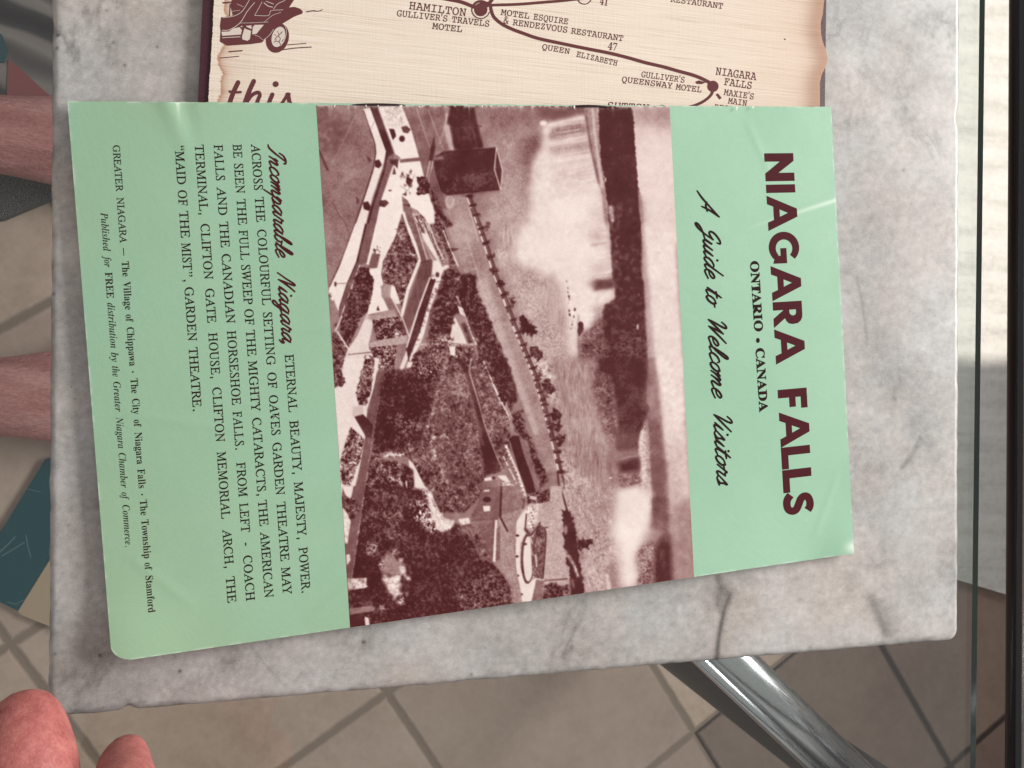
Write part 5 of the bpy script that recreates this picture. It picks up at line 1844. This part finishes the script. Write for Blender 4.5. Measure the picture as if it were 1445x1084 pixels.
# brush script
BOWL = [(.78, .85), (.5, 1.0), (.2, .75), (.1, .35), (.25, .0), (.5, .2), (.78, .9)]
SCR = {
    'a': (1.0, [BOWL, [(.80, .95), (.70, .3), (.82, .0), (1.08, .2)]]),
    'b': (.85, [[(-.05, .1), (.15, .6), (.38, 1.5), (.38, 1.95), (.22, 1.7), (.12, .8), (.15, .15), (.38, .0), (.62, .3), (.62, .75), (.45, .8), (.85, .72)]]),
    'c': (.72, [[(.66, .78), (.5, 1.0), (.22, .8), (.1, .35), (.25, .0), (.5, .05), (.78, .25)]]),
    'd': (1.0, [BOWL, [(.98, 1.95), (.80, 1.0), (.70, .3), (.82, .0), (1.08, .2)]]),
    'e': (.75, [[(.08, .38), (.45, .5), (.62, .8), (.45, 1.0), (.2, .78), (.1, .35), (.25, .0), (.5, .05), (.82, .3)]]),
    'g': (1.0, [BOWL, [(.80, .95), (.66, .1), (.48, -.65), (.25, -.85), (.12, -.6), (.4, -.2), (1.08, .2)]]),
    'i': (.5, [[(.0, .1), (.24, .95)], [(.24, .95), (.14, .3), (.24, .0), (.54, .2)]]),
    'l': (.5, [[(.0, .1), (.28, .7), (.5, 1.6), (.44, 1.95), (.28, 1.7), (.14, .4), (.24, .0), (.54, .2)]]),
    'm': (1.2, [[(.0, .7), (.14, .95), (.04, .02)], [(.06, .3), (.32, .92), (.46, .92), (.46, .6), (.38, .02)], [(.42, .3), (.68, .92), (.84, .92), (.84, .6), (.78, .15), (.92, .0), (1.24, .2)]]),
    'n': (.85, [[(.0, .7), (.14, .95), (.04, .02)], [(.06, .3), (.34, .92), (.52, .9), (.5, .55), (.44, .15), (.58, .0), (.9, .2)]]),
    'o': (.78, [[(.5, 1.0), (.2, .8), (.1, .35), (.28, .0), (.55, .2), (.64, .7), (.48, 1.0), (.56, .8), (.86, .85)]]),
    'p': (.82, [[(.0, .6), (.22, 1.1), (.1, .3), (-.08, -.9)], [(.1, .2), (.35, .9), (.58, .85), (.6, .4), (.38, .0), (.2, .12)], [(.4, .0), (.86, .2)]]),
    'r': (.72, [[(.0, .1), (.18, .95), (.24, 1.1), (.36, .9), (.56, .92)], [(.56, .92), (.46, .3), (.56, .0), (.8, .2)]]),
    's': (.68, [[(.0, .1), (.4, 1.05), (.44, .7), (.54, .3), (.34, .0), (.06, .12)], [(.42, .02), (.74, .2)]]),
    't': (.55, [[(.0, .15), (.34, 1.6)], [(.34, 1.6), (.18, .4), (.28, .0), (.6, .2)], [(.02, 1.08), (.56, 1.14)]]),
    'u': (.88, [[(.0, .2), (.16, .95), (.1, .3), (.22, .0), (.44, .2), (.64, .95)], [(.64, .95), (.54, .3), (.66, .0), (.94, .2)]]),
    'A': (1.25, [[(-.15, -.35), (.1, .0), (.35, .5), (.92, 1.9)], [(.92, 1.9), (.82, .9), (.86, .05)], [(.3, .62), (.62, .5), (1.0, .62)]]),
    'G': (1.15, [[(.98, 1.5), (.92, 1.85), (.6, 1.75), (.3, 1.25), (.3, .85), (.5, .7), (.75, .9), (.88, 1.1)], [(.88, 1.1), (.74, .2), (.5, -.55), (.25, -.75), (.2, -.5), (.5, -.1), (1.2, .2)]]),
    'I': (.85, [[(.12, 1.25), (.2, 1.7), (.5, 1.95), (.85, 1.9), (.9, 1.7)], [(.62, 1.9), (.36, .8), (.1, .1), (-.15, -.02)]]),
    'N': (1.25, [[(.0, .0), (.22, 1.0), (.36, 1.8), (.5, 1.95), (.56, 1.6), (.58, .8), (.62, .05)], [(.62, .05), (.8, 1.0), (1.1, 1.9)]]),
    'V': (.95, [[(.02, 1.5), (.14, 1.9), (.32, 1.95), (.4, 1.5), (.38, .6), (.4, .05)], [(.4, .05), (.65, .8), (1.0, 1.85)]]),
    'W': (1.45, [[(.02, 1.5), (.14, 1.9), (.32, 1.95), (.38, 1.5), (.34, .6), (.36, .05)], [(.36, .05), (.6, .8), (.88, 1.6)], [(.88, 1.6), (.84, .8), (.86, .05)], [(.86, .05), (1.1, .8), (1.5, 1.85)]]),
    ',': (.4, [[(.16, .12), (.14, -.1), (.0, -.35)]]),
}
DOTS = {'i': (.42, 1.42)}


def script(ink, txt, A, B, y0, y1, xh, pen, slant=.5):
    A, B = np.array(A, float), np.array(B, float)
    tot = sum(SCR[ch][0] for ch in txt) + slant * .6
    sc = (y1 - y0) / tot
    x = 0

    def mp(q):
        yy_ = y0 + (x + q[0] + slant * q[1]) * sc
        b_ = A + (B - A) * (yy_ - A[1]) / (B[1] - A[1])
        return tuple(b_ + page_up(*b_) * q[1] * xh)
    for ch in txt:
        wd, strokes = SCR[ch]
        for st in strokes:
            pp = [mp(q) for q in catmull(st, 6)]
            ink.stroke(pp, pen, smooth=False, taper=lambda s: .78 + .30 * math.sin(math.pi * min(1, max(0, s))))
        if ch in DOTS:
            ink.disc(*mp(DOTS[ch]), pen * .62)
        x += wd


ink = Ink()
sa, sb = (988.5, 272), (1012.8, 687)
for txt, y0, y1 in [('A', 275, 303), ('Guide', 316, 394), ('to', 404.5, 431), ('Welcome', 444, 563), ('Visitors', 577, 687)]:
    script(ink, txt, sa, sb, y0, y1, 12.8, 2.9, .42)
ink_obj('subtitle_lettering', ink, page3, EPS, m_blackink, booklet)
ink = Ink()
sa, sb = (378.6, 205), (399.5, 491)
for txt, y0, y1 in [('Incomparable', 207, 364), ('Niagara,', 385, 491)]:
    script(ink, txt, sa, sb, y0, y1, 11.8, 2.65, .40)
ink_obj('heading_lettering', ink, page3, EPS, m_ink, booklet)

# staples and torn paper fibres on the fold
t = NT('staple_steel')
m_staple = t.set((.045, .025, .028), .4, .6, .5)
for x0, x1 in ((497, 572), (803, 858)):
    n_ = 14
    ring = []
    for i in range(n_ + 1):
        s_ = i / n_
        x = x0 + (x1 - x0) * s_
        y = 148.2 + (x - 497) * .0072 - .9 * math.sin(math.pi * s_) ** .7
        ring.append((x, y, .0046 + .0004 * math.sin(math.pi * s_)))
    v_, f_ = [], []
    for i, (x, y, z) in enumerate(ring):
        wv = 1.5 * math.sin(math.pi * (i + .35) / (n_ + .7)) ** .6 + .3
        a_, b_ = P(x, y - wv, z - .0003), P(x, y + wv, z - .0003)
        c_ = P(x, y, z + .0001)
        v_ += [a_, c_, b_]
    for i in range(n_):
        for j in (0, 1):
            f_.append((3 * i + j, 3 * i + j + 1, 3 * i + j + 4, 3 * i + j + 3))
    obj('staple', mesh('staple', v_, f_, True), m_staple, booklet)
t = NT('torn_fibre')
m_fib = t.set((.75, .70, .66), .9, 0, .1)
v_, f_ = [], []
for k in range(20):
    x = rng.choice([rng.uniform(450, 940), rng.uniform(470, 640), rng.uniform(1000, 1170)], p=[.6, .2, .2])
    y = 148 + (x - 446) * .0045 + rng.uniform(-.8, .8)
    L = rng.uniform(1.5, 6) * rng.choice([1, 1.0, -.8])
    dx = rng.normal(0, 1.5)
    wv = rng.uniform(.5, 1.6)
    b = len(v_)
    z = .0047 + .0002 * rng.random()
    v_ += [P(x - wv, y, z), P(x + wv, y, z), P(x + dx, y + L, z + .0004)]
    f_.append((b, b + 1, b + 2))
fb = obj('torn_fibres', mesh('torn_fibres', v_, f_), m_fib, booklet)
fb['kind'] = 'stuff'

#@@PERSON
# ------------------------------------------------------------------ the person: finger tips by the slab corner, bare feet partly in place of glass reflections
t = NT('skin')
n1 = t.noise(120, 5, .65)
n2 = t.noise(26, 3, .5)
c = t.ramp(t.math('ADD', t.math('MULTIPLY', n1, .5), t.math('MULTIPLY', n2, .5)), [(.3, (.25, .062, .058)), (.5, (.38, .115, .105)), (.7, (.48, .18, .16))])
t.bump(t.math('ADD', n1, t.math('MULTIPLY', t.noise(1, 3, .6, t.coords(rot=.1, scale=(160, 900, 160))), .6)), .3, .0006)
t.b.inputs['Subsurface Weight'].default_value = .3
t.b.inputs['Subsurface Radius'].default_value = (.004, .0015, .001)
m_skin = t.set(c, .48, 0, .4)


def skin_mesh(name, chains, root=0, sub=2):
    """chains: list of lists of (Vector, radius); the first point of a later chain may equal an earlier point"""
    verts, edges, rad = [], [], []

    def idx(p, r):
        for i, q in enumerate(verts):
            if (q - p).length < 1e-6:
                return i
        verts.append(p)
        rad.append(r)
        return len(verts) - 1
    for ch in chains:
        prev = None
        for p, r in ch:
            i = idx(Vector(p), r)
            if prev is not None:
                edges.append((prev, i))
            prev = i
    me = bpy.data.meshes.new(name)
    me.from_pydata([tuple(q) for q in verts], edges, [])
    o_ = bpy.data.objects.new(name, me)
    COL.objects.link(o_)
    md = o_.modifiers.new('s', 'SKIN')
    md.use_smooth_shade = True
    for i, sv in enumerate(me.skin_vertices[0].data):
        r = rad[i]
        sv.radius = r if isinstance(r, tuple) else (r, r)
        sv.use_root = i == root
    ss = o_.modifiers.new('u', 'SUBSURF')
    ss.levels = ss.render_levels = sub
    dg_ = bpy.context.evaluated_depsgraph_get()
    m2 = bpy.data.meshes.new_from_object(o_.evaluated_get(dg_))
    bpy.data.objects.remove(o_)
    m2.polygons.foreach_set('use_smooth', [True] * len(m2.polygons))
    m2.name = name
    return m2


person = empty('person', PV(-160, 620, FLOOR_Z), 'person with two reddish fingertips at the slab corner and bare feet partly replacing glass reflections', 'person')


def fpath(pts):
    return [(PV(x, y, z), r) for x, y, z, r in pts]


hand_root = (PV(40, 1560, .050), .026)
palm = (PV(110, 1400, .046), .030)
chains = [
    [(PV(-90, 2050, .075), .031), (PV(-20, 1800, .062), .028), hand_root, palm],
    # thumb
    [hand_root] + fpath([(20, 1330, .040, .0165), (26, 1200, .033, .0138), (34, 1100, .026, .0130), (37, 1040, .0185, .0110), (40, 1000, .014, .0080), (44, 984, .011, .0046)]),
    # index
    [palm] + fpath([(170, 1300, .046, .0125), (178, 1210, .050, .0094), (178, 1130, .037, .0082), (174, 1090, .021, .0073), (180, 1060, .013, .0055), (184, 1048, .010, .0030)]),
    [palm] + fpath([(225, 1310, .045, .0125), (262, 1230, .050, .0098), (268, 1168, .036, .0088), (262, 1150, .016, .0075), (258, 1140, .0095, .0055)]),
    [palm] + fpath([(270, 1350, .042, .0115), (318, 1290, .046, .0092), (322, 1225, .032, .0083), (314, 1208, .014, .007), (308, 1200, .0085, .0052)]),
    [palm] + fpath([(300, 1420, .038, .0105), (356, 1370, .040, .0083), (362, 1315, .028, .0074), (352, 1296, .012, .0062), (346, 1290, .0075, .0046)]),
]
obj('hand', skin_mesh('hand', chains, 0), m_skin, person)


def foot(tip_px, heel_px, spread, mat, flip=1):
    """bare foot on the floor from heel to toes, given on the floor plane"""
    a = PV(*heel_px, FLOOR_Z)
    b = PV(*tip_px, FLOOR_Z)
    d = (b - a)
    L = d.length
    d.normalize()
    s = Vector((-d.y, d.x, 0)) * flip
    up = Vector((0, 0, 1))
    q = lambda f, g, h: a + d * (L * f) + s * g + up * h
    ank = (q(.16, 0, .085), (.026, .030))
    mid = (q(.48, .004, .042), (.030, .027))
    ball = (q(.70, .004, .030), (.044, .020))
    ch = [[(q(.10, -.0, .42), .042), (q(.12, 0, .24), .036), ank, mid, ball],
          [ank, (q(.04, 0, .032), .030)]]
    for g, f, r in ((.034, 1.0, .0125), (.014, .99, .0095), (-.004, .955, .0088), (-.021, .91, .0082), (-.037, .86, .0078)):
        ch.append([ball, (q(.80, g * .95, .022), r * 1.15), (q(f - .06, g * 1.1, .021), r), (q(f, g * 1.12, .014), r * .85)])
    return skin_mesh('foot', ch, 2)


t = NT('foot_skin')
n1 = t.noise(60, 5, .65)
n2 = t.noise(1.0, 3, .5, t.coords(rot=.15, scale=(9, 55, 40)))
c = t.ramp(t.math('ADD', t.math('MULTIPLY', n1, .4), t.math('MULTIPLY', n2, .6)), [(.3, (.24, .070, .066)), (.5, (.36, .14, .13)), (.7, (.52, .27, .25))])
t.bump(t.math('ADD', t.math('MULTIPLY', n1, .25), n2), .9, .012)
m_foot = t.set(c, .55, 0, .3)
obj('foot', foot((255, 235), (-170, 212), 1, m_foot, 1), m_foot, person)
obj('foot', foot((235, 545), (-190, 560), 1, m_foot, -1), m_foot, person)  # solid foot standing in for a blurred skin-toned reflection in the glass
t = NT('sandal_rubber')
n1 = t.noise(260, 3, .7)
c = t.ramp(n1, [(.45, (.006, .006, .007)), (.54, (.02, .02, .02)), (.60, (.30, .29, .28))])
m_sandal = t.set(c, .8, 0, .3)
for pts_ in ([(-190, 130), (-40, 150), (100, 150), (240, 150), (285, 200), (260, 250), (160, 258), (75, 278), (0, 309), (-100, 310), (-190, 270)],):
    me = slab_prism(pts_, FLOOR_Z + .0005, FLOOR_Z + .010)
    obj('sandal', me, m_sandal, person)
